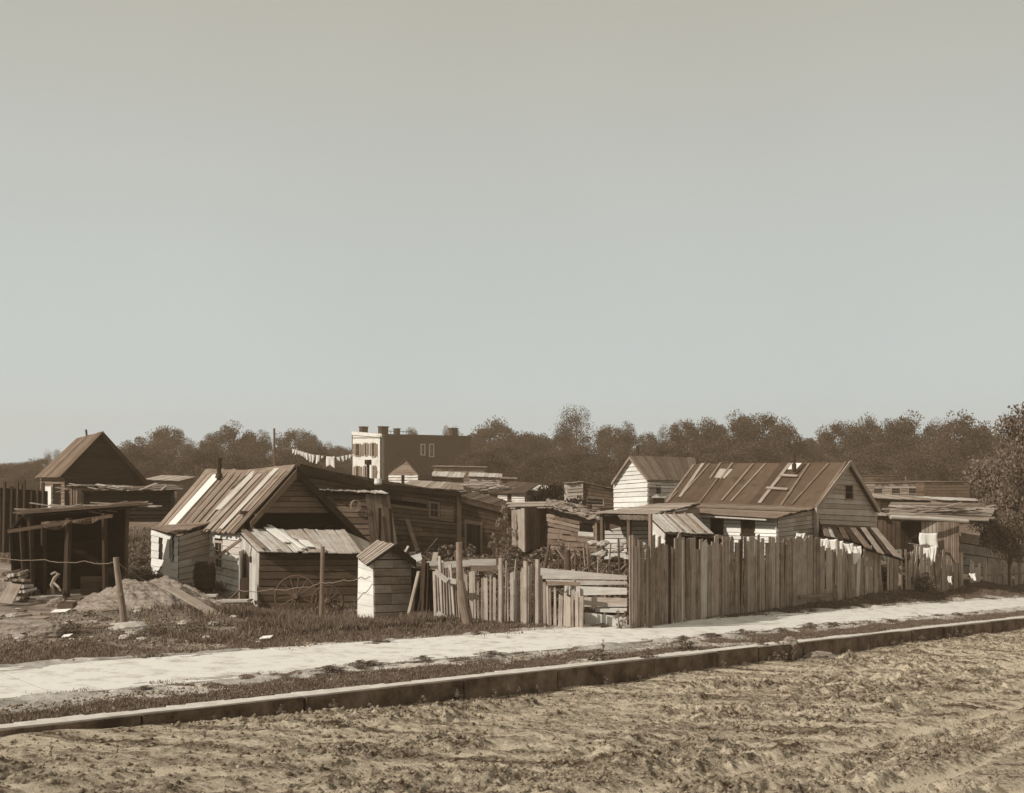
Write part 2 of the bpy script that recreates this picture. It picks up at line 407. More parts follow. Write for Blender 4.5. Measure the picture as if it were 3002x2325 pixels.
def ground_material():
    m, nt, b = newmat('lot_soil'); L = nt.links.new
    t = N(nt, 'ShaderNodeTexCoord'); n = N(nt, 'ShaderNodeTexNoise'); n.inputs['Scale'].default_value = 7; n.inputs['Detail'].default_value = 10; n.inputs['Roughness'].default_value = .75; L(t.outputs['Object'], n.inputs[0])
    n3 = N(nt, 'ShaderNodeTexNoise'); n3.inputs['Scale'].default_value = .8; n3.inputs['Detail'].default_value = 5; L(t.outputs['Object'], n3.inputs[0])
    a = N(nt, 'ShaderNodeAttribute'); a.attribute_name = 'grass'
    sh = N(nt, 'ShaderNodeMath', operation='MULTIPLY_ADD'); sh.inputs[1].default_value = .9; L(n.outputs[0], sh.inputs[0]); L(a.outputs['Fac'], sh.inputs[2])
    r = N(nt, 'ShaderNodeMapRange'); r.inputs[1].default_value = .72; r.inputs[2].default_value = 1.08; L(sh.outputs[0], r.inputs[0])
    s1 = N(nt, 'ShaderNodeMix', data_type='RGBA'); s1.inputs[6].default_value = sep(.16); s1.inputs[7].default_value = sep(.78); L(n.outputs[0], s1.inputs[0])
    s2 = N(nt, 'ShaderNodeMix', data_type='RGBA'); s2.inputs[6].default_value = sep(.08); s2.inputs[7].default_value = sep(.30); L(n.outputs[0], s2.inputs[0])
    a2 = N(nt, 'ShaderNodeAttribute'); a2.attribute_name = 'dust'
    sand = N(nt, 'ShaderNodeMix', data_type='RGBA'); L(a2.outputs['Fac'], sand.inputs[0]); L(s2.outputs[2], sand.inputs[6]); L(s1.outputs[2], sand.inputs[7])
    gr = N(nt, 'ShaderNodeMix', data_type='RGBA'); gr.inputs[6].default_value = sep(.07); gr.inputs[7].default_value = sep(.20); L(n.outputs[0], gr.inputs[0])
    c = N(nt, 'ShaderNodeMix', data_type='RGBA'); L(r.outputs[0], c.inputs[0]); L(sand.outputs[2], c.inputs[6]); L(gr.outputs[2], c.inputs[7])
    n3.inputs['Detail'].default_value = 8; n3.inputs['Roughness'].default_value = .75; q3 = N(nt, 'ShaderNodeMapRange'); q3.inputs[1].default_value = .38; q3.inputs[2].default_value = .62; q3.inputs[3].default_value = .5; q3.inputs[4].default_value = 1.25; L(n3.outputs[0], q3.inputs[0])
    c4 = N(nt, 'ShaderNodeVectorMath', operation='SCALE'); L(c.outputs[2], c4.inputs[0]); L(q3.outputs[0], c4.inputs[3])
    L(c4.outputs[0], b.inputs['Base Color'])
    bm = N(nt, 'ShaderNodeBump'); bm.inputs['Strength'].default_value = .8; bm.inputs['Distance'].default_value = .04; L(n.outputs[0], bm.inputs['Height']); L(bm.outputs[0], b.inputs['Normal'])
    return m
M['soil'] = ground_material()
def rockmat():
    m, nt, b = newmat('layered_schist'); L = nt.links.new; t = N(nt, 'ShaderNodeTexCoord'); mp = N(nt, 'ShaderNodeMapping'); mp.inputs['Rotation'].default_value = (.25, .3, .5); mp.inputs['Scale'].default_value = (.8, 2.2, 9); L(t.outputs['Object'], mp.inputs[0])
    n = N(nt, 'ShaderNodeTexNoise'); n.inputs['Scale'].default_value = 1.5; n.inputs['Detail'].default_value = 9; n.inputs['Roughness'].default_value = .7; L(mp.outputs[0], n.inputs[0])
    n2 = N(nt, 'ShaderNodeTexNoise'); n2.inputs['Scale'].default_value = 14; n2.inputs['Detail'].default_value = 6; L(t.outputs['Object'], n2.inputs[0])
    a = N(nt, 'ShaderNodeMath', operation='MULTIPLY_ADD'); a.inputs[1].default_value = .45; L(n2.outputs[0], a.inputs[0]); L(n.outputs[0], a.inputs[2])
    r = N(nt, 'ShaderNodeMapRange'); r.inputs[1].default_value = .52; r.inputs[2].default_value = .92; L(a.outputs[0], r.inputs[0])
    c = N(nt, 'ShaderNodeMix', data_type='RGBA'); c.inputs[6].default_value = sep(.10); c.inputs[7].default_value = sep(.38); L(r.outputs[0], c.inputs[0]); L(c.outputs[2], b.inputs['Base Color'])
    bm = N(nt, 'ShaderNodeBump'); bm.inputs['Strength'].default_value = 1; bm.inputs['Distance'].default_value = .1; L(a.outputs[0], bm.inputs['Height']); L(bm.outputs[0], b.inputs['Normal']); return m
M['rock'] = rockmat()
M['road'] = rough('dry_dirt_road', .14, .58, 7.0, 1.0, .05, .49, .15)
def roadmat():
    m, nt, b = newmat('dry_dirt_road'); L = nt.links.new; t = N(nt, 'ShaderNodeTexCoord')
    n = N(nt, 'ShaderNodeTexNoise'); n.inputs['Scale'].default_value = 11; n.inputs['Detail'].default_value = 9; n.inputs['Roughness'].default_value = .8; L(t.outputs['Object'], n.inputs[0])
    mp = N(nt, 'ShaderNodeMapping'); mp.inputs['Rotation'].default_value = (0, 0, math.radians(-45)); mp.inputs['Scale'].default_value = (.28, 3.6, 1); L(t.outputs['Object'], mp.inputs[0])
    k = N(nt, 'ShaderNodeTexNoise'); k.inputs['Scale'].default_value = 1; k.inputs['Detail'].default_value = 7; k.inputs['Roughness'].default_value = .65; L(mp.outputs[0], k.inputs[0])
    a = N(nt, 'ShaderNodeAttribute'); a.attribute_name = 'grass'
    s1 = N(nt, 'ShaderNodeMath', operation='MULTIPLY_ADD'); s1.inputs[1].default_value = 1.25; L(k.outputs[0], s1.inputs[0]); L(n.outputs[0], s1.inputs[2])
    s2 = N(nt, 'ShaderNodeMath', operation='MULTIPLY_ADD'); s2.inputs[1].default_value = .24; L(a.outputs['Fac'], s2.inputs[0]); L(s1.outputs[0], s2.inputs[2])
    r = N(nt, 'ShaderNodeMapRange'); r.inputs[1].default_value = .96; r.inputs[2].default_value = 1.26; L(s2.outputs[0], r.inputs[0])
    c = N(nt, 'ShaderNodeMix', data_type='RGBA'); c.inputs[6].default_value = (.12, .078, .047, 1); c.inputs[7].default_value = (.76, .64, .48, 1); L(r.outputs[0], c.inputs[0]); L(c.outputs[2], b.inputs['Base Color'])
    bm = N(nt, 'ShaderNodeBump'); bm.inputs['Strength'].default_value = 1; bm.inputs['Distance'].default_value = .09; L(n.outputs[0], bm.inputs['Height']); L(bm.outputs[0], b.inputs['Normal']); return m
M['road'] = roadmat()
M['walk'] = rough('flagstone', .30, .66, 2.6, .5, .02, .38, .13)
M['kerbst'] = rough('kerb_stone', .04, .16, 2.2, 1, .05, .5, .13)  # dark stone, shade of the kerb face included in the tone
M['dust'] = rough('sunlit_dust', .38, .68, 5, .5, .02)

ta = np.concatenate([-grow(-2.5, .5, 1.15, 300)[::-1], axis([(3, 38, .075)]), grow(38, .09, 1.035, 700)]); ta = ta[np.argsort(ta)]
sa = np.concatenate([np.array([-500, -200, -90, -40, -20, -9, -8.9, 11.32]), axis([(11.45, 20, .065)]), grow(20, .08, 1.035, 1600)])
def gzf(T, S, X, Y):
    z = gz(X, Y)
    low = (S > -8.95) & (S < 11.4)
    z = np.where(low, street(T)-.9, z)
    z = np.where((S > 13.15) & (S < 15.6), z-.03, z)
    dn = fbm(T*1.3+5, S*2.1+9, 4, .6)
    inn = (1-sst(13.25, 13.8, S))*sst(12.7, 13.2, S); out_ = sst(14.8, 15.5, S)*(1-sst(15.7, 16.3, S)); rim = np.maximum(inn, out_)
    z = z+rim*(.045*(dn-.42)/.2+.004).clip(0, .075)
    return z
gridmesh('ground', ta, sa, gzf, 'soil', grassmask)
def tracks(T, S):
    tr = 0
    for s0, wd_ in ((10.5, .08), (9.9, .10), (9.2, .09), (8.5, .11), (7.7, .10), (7.0, .09), (6.3, .12), (5.6, .10), (4.9, .11), (4.1, .1), (3.4, .1)):
        d = S-s0-.5*(vn(T*.10+s0, S*0+s0)-.5)-.05*np.sin(T*.5+s0); tr = tr+np.exp(-(d/wd_)**2)*sst(.35, .6, vn(T*.22+s0*7, S*0+1.5))
    return np.clip(tr, 0, 1)
def roadz(T, S, X=None, Y=None):
    z = street(T)-kh(T)-.02
    w = S+.5*(fbm(T*.25, S*.4, 2)-.5)
    rut = (fbm(w*2.6, T*.30, 3, .55)-.5)*.075
    streak = (fbm(w*8+3, T*.8+7, 4, .6)-.5)*.10
    patch = sst(.42, .60, fbm(S*1.1+11, T*.4+5, 4, .6))       # churned soil against worn smooth ground
    wx, wy = T+.12*vn(T*5, S*5), S+.12*vn(T*5+40, S*5)
    r1 = 1-np.abs(2*vn(wx*5+7, wy*9)-1); r2 = 1-np.abs(2*vn(wx*11+3, wy*19)-1)
    clod = (np.clip(r1-.35, 0, 1)*.075*vn(wx*2, wy*3.3)*2+np.clip(r2-.3, 0, 1)*.032)
    fine = (fbm(S*26, T*17, 2, .7)-.5)*.022
    big = sst(.70, .95, vn(S*2.6+80, T*.9+3))*.12*(.4+vn(S*9, T*6))
    tr = tracks(T, S)
    tr = np.clip(tr, 0, 1); edge = .25+.75*sst(0, .7, 11.3-S)
    z = z+sst(.75, 0, 11.34-S)*0+(1-sst(0, .55, 11.34-S))*.16*np.clip(fbm(T*.7+33, S*.8, 3, .6)-.35, 0, 1)
    return z+edge*((rut+streak)*(1-.5*tr)+(clod*(.25+1.0*patch)+fine*(.5+.8*patch)+big*patch)*(1-.85*tr)-tr*.06)
rt = np.concatenate([np.array([-200., -60, -20, -5, 0]), axis([(1.5, 17, .024), (17, 24, .04), (24, 40, .08)]), grow(40, .15, 1.06, 300)])
rs = np.concatenate([np.array([-8.9, -6, -3, -1, 0., 1]), axis([(2.4, 11.36, .02)]), np.array([11.36])])
road = gridmesh('road', rt, rs, roadz, 'road', tracks)

def crumbs(name, label, n, tr, sr, zf, rmin, rmax, mat, seed, mask=None):
    r = np.random.default_rng(seed); t = r.uniform(tr[0]**.5, tr[1]**.5, n)**2; s = r.uniform(sr[0], sr[1], n)
    k = r.random(n) < (mask(t, s) if mask is not None else 1.0); x = (t-s)*R2; y = (t+s)*R2; px = CX+F*x/np.maximum(y, .1); k &= (px > -60) & (px < 3080) & (y > 6)
    t, s, x, y = t[k], s[k], x[k], y[k]; n = len(x); z = zf(t, s)
    rad = rmin*(rmax/rmin)**(r.random(n)**2.6); c = np.stack([x, y, z+rad*.25], -1)
    d = np.array([[1, 0, 0], [-1, 0, 0], [0, 1, 0], [0, -1, 0], [0, 0, 1], [0, 0, -1.]]); a = r.uniform(0, 6.28, n); ca, sa_ = np.cos(a), np.sin(a)
    v = d[None]*(rad[:, None, None])*r.uniform(.55, 1.3, (n, 6, 1))*np.array([1, 1, .7]); v = v+r.normal(0, .18, (n, 6, 3))*rad[:, None, None]
    vx = v[..., 0]*ca[:, None]-v[..., 1]*sa_[:, None]; vy = v[..., 0]*sa_[:, None]+v[..., 1]*ca[:, None]; v = np.stack([vx, vy, v[..., 2]], -1)+c[:, None]
    f = np.array([[0, 2, 4], [2, 1, 4], [1, 3, 4], [3, 0, 4], [2, 0, 5], [1, 2, 5], [3, 1, 5], [0, 3, 5]]); f = (f[None]+np.arange(n)[:, None, None]*6).reshape(-1, 3)
    return tag(npmesh(name, v.reshape(-1, 3), f, mat), label, 'soil', None, 'stuff')
def rmask(t, s):
    p = sst(.40, .58, fbm(s*1.1+11, t*.4+5, 4, .6)); return np.clip((.25+.75*p)*(1-.9*tracks(t, s)), 0, 1)
M['clod'] = leafm('dry_clod', .07, .34, 1)
for n_ in M['clod'].node_tree.nodes:
    if n_.type == 'MIX': n_.inputs[6].default_value = (.10, .066, .042, 1); n_.inputs[7].default_value = (.44, .36, .26, 1)
crumbs('loose_clods', 'loose clods and crumbs of dry earth strewn over the dirt road', 170000, (1.5, 34), (2.2, 11.25), lambda t, s: roadz(t, s)-.004, .006, .042, 'clod', 5, rmask)
crumbs('loose_soil', 'crumbs of loose soil on the bare lot and verge', 36000, (3, 40), (11.6, 13.3), lambda t, s: gz((t-s)*R2, (t+s)*R2), .006, .03, 'clod', 6, lambda t, s: .8+0*t)
crumbs('gravel', 'loose bits of stone and soil on the bare ground of the left lot', 30000, (3, 22), (15.7, 24), lambda t, s: gz((t-s)*R2, (t+s)*R2), .008, .05, 'clod', 7, lambda t, s: np.clip(1.15-grassmask(t, s), 0, 1))
def street_p(t, s, dz=0): return V3(((t-s)*R2, (t+s)*R2, float(street(t))+dz))
# kerb: long stones end to end, one mesh
mb = MB(); t = -12
while t < 95:
    L_ = random.uniform(1.4, 2.8); t1 = t+L_-.03; a = random.uniform(-.02, .02); b = random.uniform(-.02, .02); dz = random.uniform(.0, .045)
    mb.slab([street_p(t, 11.32+a, -.55), street_p(t1, 11.32+a+b, -.55), street_p(t1, 11.5, -.55), street_p(t, 11.5, -.55)], UP*(.55+dz))
    t += L_
kerb = tag(mb.build('kerb', 'kerbst'), kind='structure')
mb = MB(); t = -12
while t < 70:
    t1 = t+.25; a = [float(vn(np.array(q_*1.3+4), np.array(3.3)))*.16-.03+float(vn(np.array(q_*5+4), np.array(8.3)))*.05 for q_ in (t, t1)]
    mb.slab([street_p(t, 11.325+max(0, a[0]*.35), .02), street_p(t1, 11.325+max(0, a[1]*.35), .02), street_p(t1, 11.66-a[0], .02), street_p(t, 11.66-a[1], .02)], UP*.03); t += .25
mb.build('kerb_lit_dust', 'dust', kerb)  # dust strip whose pale tone also carries the sun on the kerb top
mb = MB(); jb = MB(); t = -12
while t < 95:
    L_ = random.uniform(1.7, 2.6); t1 = t+L_-.014; dz = random.uniform(.019, .022); a = random.uniform(-.05, .05)
    e = .0608*L_
    mb.slab([street_p(t, 13.2+a, -.1), street_p(t1, 13.2+a, -.1), street_p(t1, 15.62+a, -.1), street_p(t, 15.62+a, -.1)], UP*(.1+dz))
    jb.slab([street_p(t1-.002, 13.25+a, -.1), street_p(t+L_+.002, 13.25+a, -.1), street_p(t+L_+.002, 15.6+a, -.1), street_p(t1-.002, 15.6+a, -.1)], UP*(.1+dz-.004))
    t += L_
walk = tag(mb.build('pavement', 'walk'), kind='structure')
jb.build('joint', 'dark', walk)

# ================================================================= buildings
def bx(px, py, A, d=VV): return on(px, py, A, d)
# ---- the gabled shack with the board roof (left foreground)
A = P(690, 1563, 30.0)                              # near corner of the left eave
B = on(463, 1546, A, -U)                            # far corner of the left eave
RN = on(867, 1370, A, VV); RF = P(604, 1382, (A+(RN-A)).y + (B-A).y); RF = V3(((604-CX)/F*RF.y, RF.y, P(604, 1382, RF.y).z))
S1 = thing('shack', 'weathered gabled shack with a sagging board roof, whitewashed side walls and a low front shed', 'shack', (-7, 30.5, .35))
ER = on(1088, 1598, A, VV); ERF = ER+(B-A)*.95
ridge_m = lerp(RF, RN, .45)-UP*.10
mb = MB()
EN = A
for (e0, e1, r0, r1, n) in ((B, lerp(B, A, .5), RF, ridge_m, 16), (lerp(B, A, .5), A, ridge_m, RN, 19)):
    q = Q(e0, e1, r1, r0, UP-VV)
    cols(mb, q, n, th=.035, gap=.015, wj=.5, rag=.12, jit=.05, back=.0, bmi=1, tilt=.02)
mb.slab([RF+(-VV)*.0+UP*.07, ridge_m+UP*.07, ridge_m-VV*.17-UP*.14, RF-VV*.17-UP*.14], (UP-VV).normalized()*.03)
mb.slab([ridge_m+UP*.07, RN+UP*.07, RN-VV*.17-UP*.14, ridge_m-VV*.17-UP*.14], (UP-VV).normalized()*.03)
roof1 = mb.build('roof', ['roofb', 'void'], S1)
q = Q(B, A, RN, RF, UP-VV); nn = q.n
for (u, w, v0, v1, mat) in ((.20, .10, .03, .93, 'tin'), (.60, .07, .3, .98, 'pale'), (.69, .05, .0, .92, 'grey'), (.83, .05, .02, .99, 'pale')):
    m2 = MB(); lo = .075
    k = .10*math.sin(math.pi*min(max(u, 0), 1))*v1
    m2.slab([q.p(u-w/2, v0)+nn*lo, q.p(u-w/2, v1)-UP*k+nn*lo, q.p(u+w/2, v1)-UP*k+nn*lo, q.p(u+w/2, v0)+nn*lo], nn*.02)
    m2.build('roof_strip', mat, roof1)
# catslide half of the roof, seen edge on
mb = MB(); q = Q(ER, ERF, RF, RN, UP+VV); cols(mb, q, 14, th=.03, wj=.3, rag=.05, back=.0, tilt=.01)
mb.slab([RN-U*(-.02)+UP*.02, ER+U*.02+UP*.02, ER+U*.02-UP*.22, RN+U*.02-UP*.26], U*.05)
mb.build('catslide_roof', 'dark', S1)
# gable
gp = A-U*.25
gl = on(770, 1504, gp, VV); gr = on(962, 1504, gp, VV); ga = on(866, 1388, gp, VV)
mb = MB(); rows(mb, Q(gl, gr, ga, ga, U), 8, th=.025, lap=.02, gap=.02, back=.01, bmi=1, seg=1.6)
mb.build('gable', ['gablew', 'void'], S1)
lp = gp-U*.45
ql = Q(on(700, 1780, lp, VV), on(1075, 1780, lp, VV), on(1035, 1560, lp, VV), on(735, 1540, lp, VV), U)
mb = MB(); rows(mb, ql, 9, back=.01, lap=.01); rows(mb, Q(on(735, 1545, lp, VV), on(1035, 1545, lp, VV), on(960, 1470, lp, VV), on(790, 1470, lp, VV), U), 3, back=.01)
mb.build('front_wall', 'darker', S1)  # shade of the recessed lower wall put into near-black boards
mb = MB(); pA = A+U*.03+VV*.06; p1 = on(868, 1376, pA, VV); p2 = on(732, 1531, pA, VV)
mb.slab([p1, p2, p2+V3((.03, .03, -.16)), p1-UP*.27], U*.04)
p1r = p1; mb.build('bargeboard', 'gablew', S1)
mb = MB(); mb.bar(on(705, 1503, gp, VV)-U*.05, on(775, 1503, gp, VV)-U*.05, .10, .10); mb.build('beam', 'brown', S1)
# left side wall with window
w0 = A+VV*.22-U*.2
q = Q(on(600, 1728, w0, U), on(712, 1762, w0, U), on(712, 1560, w0, U), on(600, 1550, w0, U), -VV)
hole = q.rect(632, 1590, 655, 1664)
mb = MB(); rows(mb, q, 9, th=.02, lap=.03, gap=.014, holes=[hole], back=.008, bmi=1, seg=1.2, jit=.012)
mb.build('side_wall', ['white', 'void'], S1)
window(S1, q, hole, 'shade', bars=(1, 2))
q = Q(B+VV*.22-UP*1.6, on(600, 1728, w0, U), on(600, 1550, w0, U), B+VV*.22, -VV); mb = MB(); rows(mb, q, 9, lap=.02, back=.008); mb.build('side_wall', 'mid', S1)
bk = MB(); bk.slab([B+VV*.25-UP*1.7, B+VV*4.4-UP*1.7, B+VV*4.4-UP*.3, RF-UP*.15, B+VV*.25-UP*.05], -U*.04); bk.build('back_wall', 'mid', S1)
# left annexe
Gc = on(617, 1700, w0, U); Ec = on(524, 1717, Gc, -VV); Hc_ = on(446, 1702, Ec, -U)
Et = on(524, 1573, Ec, VV); Gt = on(620, 1541, Gc, -VV); Ht = on(446, 1553, Ec, U)
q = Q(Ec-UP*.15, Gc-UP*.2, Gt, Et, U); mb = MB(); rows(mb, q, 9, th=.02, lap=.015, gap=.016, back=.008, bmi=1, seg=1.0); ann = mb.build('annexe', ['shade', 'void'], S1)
q = Q(Hc_-UP*.2, Ec-UP*.15, Et, Ht, -VV); h1 = q.rect(468, 1580, 480, 1636); h2 = q.rect(484, 1584, 512, 1640)
mb = MB(); rows(mb, q, 8, th=.02, lap=.02, gap=.012, holes=[h1, q.rect(507, 1584, 513, 1641)], back=.008, bmi=1, jit=.01); mb.build('end_wall', ['whiter', 'void'], ann)
mb = MB(); u0, v0, u1, v1 = q.rect(484, 1576, 505, 1645); mb.slab([q.p(u0, v0)+q.n*.05, q.p(u1, v0)+q.n*.09, q.p(u1, v1)+q.n*.09, q.p(u0, v1)+q.n*.05], q.n*.02); mb.build('shutter', 'whiter', ann)
mb = MB(); u0, v0, u1, v1 = q.rect(468, 1580, 480, 1636); mb.slab([q.p(u0, v0)-q.n*.005, q.p(u1, v0)-q.n*.005, q.p(u1, v1)-q.n*.005, q.p(u0, v1)-q.n*.005], q.n*.006); mb.build('window', 'glass', ann)
r0 = Ht-U*.1-VV*.15+UP*.0; r1 = Et+U*.12-VV*.12; r2 = P(634, 1531, (Gt+U*.12+VV*.1).y); r3 = P(600, 1531, (B+(A-B)*.35+VV*.15).y)+UP*.02; r4 = P(470, 1546, (Ht+VV*.6).y)
q = Q(P(445, 1551, r0.y), P(506, 1568, r1.y), r2, r4, UP); mb = MB(); rows(mb, q, 7, th=.03, gap=.02, rag=.1, back=.0, bmi=1, jit=.03, tilt=.01); mb.build('annexe_roof', ['mid', 'dark'], ann)
pipe(S1, P(642, 1397, lerp(B, RN, .55).y), .52, .075)
# front lean-to shed (leans against the gable)
LW = P(758, 1797, 28.0); LE = P(1048, 1797, 28.9); LWt = P(762, 1622, 28.0); LEt = P(1053, 1622, 28.9)
q = Q(LW-UP*.1, LE-UP*.1, LEt, LWt); mb = MB(); rows(mb, q, 9, th=.02, lap=.012, gap=.016, back=.008, bmi=1, seg=1.8)
lt = mb.build('lean_to', ['brown', 'void'], S1)
BW = P(705, 1765, 30.2); BWt = P(704, 1568, 30.2)
q = Q(BW-UP*.1, LW-UP*.1, LWt, BWt, -VV); mb = MB(); dr = q.rect(706, 1612, 722, 1766)
cols(mb, q, 6, th=.02, gap=.01, holes=[dr], back=.008, bmi=1); mb.build('side_wall', ['pale', 'void'], lt)
mb = MB(); h0, h1_ = q.p(.28, .02), q.p(.28, .86); dn = (q.n*.35+(LW-BW).normalized()*.9).normalized()
cols(mb, Q(h0+q.n*.03, h0+dn*.72+q.n*.03, h1_+dn*.72+q.n*.03, h1_+q.n*.03, q.n), 4, th=.025, gap=.006); mb.build('door', 'pale', lt)
mb = MB(); u, v = q.inv(748, 1641); c = q.p(u, v)+q.n*.12; mb.box(c-UP*.08, .06, .02, .18, .8); mb.build('latch', 'iron', lt)
RA = P(694, 1554, 30.6); RB = P(1010, 1560, 31.5); RC = P(1062, 1626, 28.75); RD = P(757, 1618, 27.8)
mb = MB(); q = Q(RD, RC, RB, RA, UP)
cols(mb, q, 17, th=.025, gap=.012, wj=.6, rag=.10, jit=.05, back=.0, bmi=1, tilt=.03)
ltr = mb.build('lean_to_roof', ['pale', 'dark'], lt)
for (u, ut, w, v0, v1, mat) in ((.18, .13, .035, -.03, 1.02, 'pale'), (.44, .31, .04, .05, 1.12, 'whiter'), (.62, .45, .05, .0, .6, 'pale'), (.33, .27, .06, .3, 1.0, 'whiter'), (.52, .5, .08, .12, .4, 'whiter'), (.05, .03, .05, .0, 1.0, 'mid')):
    m2 = MB(); lo = .09; m2.slab([q.p(u-w/2, v0)+q.n*lo, q.p(ut-w/2, v1)+q.n*lo, q.p(ut+w/2, v1)+q.n*lo, q.p(u+w/2, v0)+q.n*lo], q.n*.025); m2.build('loose_board', mat, ltr)
mb = MB(); q2 = Q(P(1050, 1628, 28.8), P(1085, 1612, 30.5), ER-UP*.0+U*.2, RB, UP); cols(mb, q2, 5, th=.025, gap=.012, rag=.05, back=.0); mb.build('lean_to_roof', 'grey', lt)
q = Q(P(1048, 1797, 28.9), P(1075, 1760, 31.5), P(1080, 1612, 31.5), P(1053, 1622, 28.9), VV); mb = MB(); rows(mb, q, 8, back=.01); mb.build('side_wall', 'brown', lt)

# ---- outhouse
O0 = P(1098, 1812, 25.2)
OL = on(1050, 1805, O0, -U); OR = on(1192, 1808, O0, VV)
h = lambda px, py, A_, d: on(px, py, A_, d)
S2 = thing('outhouse', 'small privy of wide boards with one side toned bright as sunlit and a peaked board roof', 'privy', (O0.x, O0.y+.6, .3))
O0t = on(1095, 1641, O0, VV); OLt = on(1052, 1628, O0, -U); ORt = on(1212, 1636, O0, VV)
mb = MB(); rows(mb, Q(OL-UP*.05, O0-UP*.05, O0t, OLt, -VV), 5, th=.02, gap=.006, back=.008, bmi=1, jit=.006); mb.build('side_wall', ['whiter', 'void'], S2)  # sun on this side put into its whiter board tone
OR = on(1206, 1808, O0, VV); ap = on(1163, 1601, O0, VV)
mb = MB(); q = Q(O0-UP*.05, OR-UP*.05, on(1210, 1641, O0, VV), O0t, U); rows(mb, q, 7, th=.02, lap=.008, gap=.014, back=.008, bmi=1, seg=.9)
rows(mb, Q(on(1096, 1639, O0, VV), on(1210, 1639, O0, VV), ap, ap, U), 2, th=.02, gap=.01, back=.008, bmi=1); mb.build('front_wall', ['grey', 'void'], S2)
dep = (OL-O0); mb = MB(); rows(mb, Q(OR-UP*.05, OR+dep-UP*.05, on(1210, 1641, O0, VV)+dep, on(1210, 1641, O0, VV), VV), 6, back=.01); rows(mb, Q(OL, OR+dep, on(1210, 1641, O0, VV)+dep, OLt, -U), 6, back=.01); mb.build('back_wall', 'grey', S2)
f0 = O0+U*.18
e1 = on(1076, 1658, f0-VV*.0, VV); a1 = on(1158, 1600, f0, VV); e2 = on(1218, 1645, f0, VV)
dd = dep*1.35
ebl = P(1046, 1634, (e1+dd).y); abl = P(1105, 1588, (a1+dd).y)
mb = MB(); cols(mb, Q(ebl, e1, a1, abl, UP-VV), 7, th=.03, gap=.02, rag=.03, jit=.02, back=0, bmi=1); mb.build('roof', ['grey', 'dark'], S2)
mb = MB(); cols(mb, Q(e2, e2+dd, abl, a1, UP+VV), 6, th=.03, gap=.01, rag=.04, back=0); mb.slab([a1+UP*.03, e2, e2-UP*.16, a1-UP*.15], U*.03); mb.build('roof', 'dark', S2)

# ---- long dark house behind
D0 = P(900, 1600, 36.0); dD = (P(1345, 1600, 40.0)-D0); dD.z = 0; dD.normalize()
nD = V3((dD.y, -dD.x, 0))
S3 = thing('long_house', 'long low dark clapboard house with a sloping black roof line behind the gabled shack', 'house', (-4.5, 39, .5))
q = Q(on(880, 1640, D0, dD), on(1345, 1640, D0, dD), on(1345, 1446, D0, dD), on(880, 1366, D0, dD), nD)
hb = q.rect(1257, 1474, 1286, 1516); hg = q.rect(1143, 1478, 1249, 1488)
mb = MB(); rows(mb, q, 17, th=.02, lap=.03, gap=.016, holes=[hb, hg], back=.006, bmi=1, seg=2.2, jit=.012); mb.build('front_wall', ['brown', 'void'], S3)
window(S3, q, hb, 'mid', bars=(1, 1), fw=.08)
u0, v0, u1, v1 = q.rect(1288, 1480, 1326, 1530); mb = MB(); rows(mb, Q(q.p(u0, v0)+q.n*.06, q.p(u1, v0)+q.n*.06, q.p(u1, v1)+q.n*.06, q.p(u0, v1)+q.n*.06, q.n), 5, gap=.015); mb.build('siding_patch', 'mid', S3)
mb = MB(); e0 = on(878, 1362, D0+nD*.2, dD); e1 = on(1350, 1446, D0+nD*.2, dD); mid_ = on(1106, 1420, D0+nD*.2, dD)
bkv = -nD*3.2-UP*1.3
for a_, b_ in ((e0, mid_), (mid_, e1)): cols(mb, Q(a_, b_, b_+bkv, a_+bkv, UP), 9, th=.04, gap=.01, back=0, rag=.05)
mb.slab([e0, mid_, mid_-UP*.2, e0-UP*.3], nD*.04); mb.slab([mid_, e1, e1-UP*.13, mid_-UP*.2], nD*.04); mb.build('roof', 'dark', S3)
mb = MB(); p_ = on(1338, 1640, D0+nD*.06, dD); mb.slab([p_, p_+dD*.2, on(1338, 1447, D0+nD*.06, dD)+dD*.2, on(1338, 1447, D0+nD*.06, dD)], nD*.05); mb.build('corner_board', 'mid', S3)
endw = Q(q.c[1], q.c[1]-nD*4, q.c[2]-nD*4, q.c[2], dD); mb = MB(); rows(mb, endw, 12, back=.01); mb.build('end_wall', 'brown', S3)
pp = P(1079, 1412, 37.5); pc = pipe(S3, pp, .62, .055, False)
mb = MB(); mb.tube([pp+UP*.62, pp+UP*.8], [.13, .13], 12); mb.build('cowl', 'iron', pc)
# porch patch with its own small roof
pr = Q(P(938, 1436, 37.2), P(1098, 1447, 37.0), P(1082, 1437, 38.2), P(938, 1430, 38.2), UP)
mb = MB(); cols(mb, Q(P(938, 1437, 36.2), P(1139, 1450, 36.6), P(1100, 1434, 38.4), P(936, 1431, 38.0), UP), 22, th=.025, gap=.01, rag=.12, jit=.04, back=0, bmi=1, wj=.6, tilt=.04); mb.build('porch_roof', ['pale', 'dark'], S3)
pq = Q(P(1088, 1600, 36.5), P(1165, 1595, 36.9), P(1141, 1452, 36.9), P(1072, 1452, 36.5)); mb = MB(); cols(mb, pq, 6, th=.025, gap=.012, rag=.05, back=.01, bmi=1); mb.build('board_screen', ['mid', 'dark'], S3)
mb = MB(); rows(mb, Q(P(940, 1600, 36.6), P(1088, 1600, 36.6), P(1072, 1452, 36.6), P(940, 1445, 36.6)), 9, lap=.03, gap=.02, back=.01, bmi=1, jit=.02, tilt=.02); mb.build('porch_wall', ['brown', 'void'], S3)
co = MB()
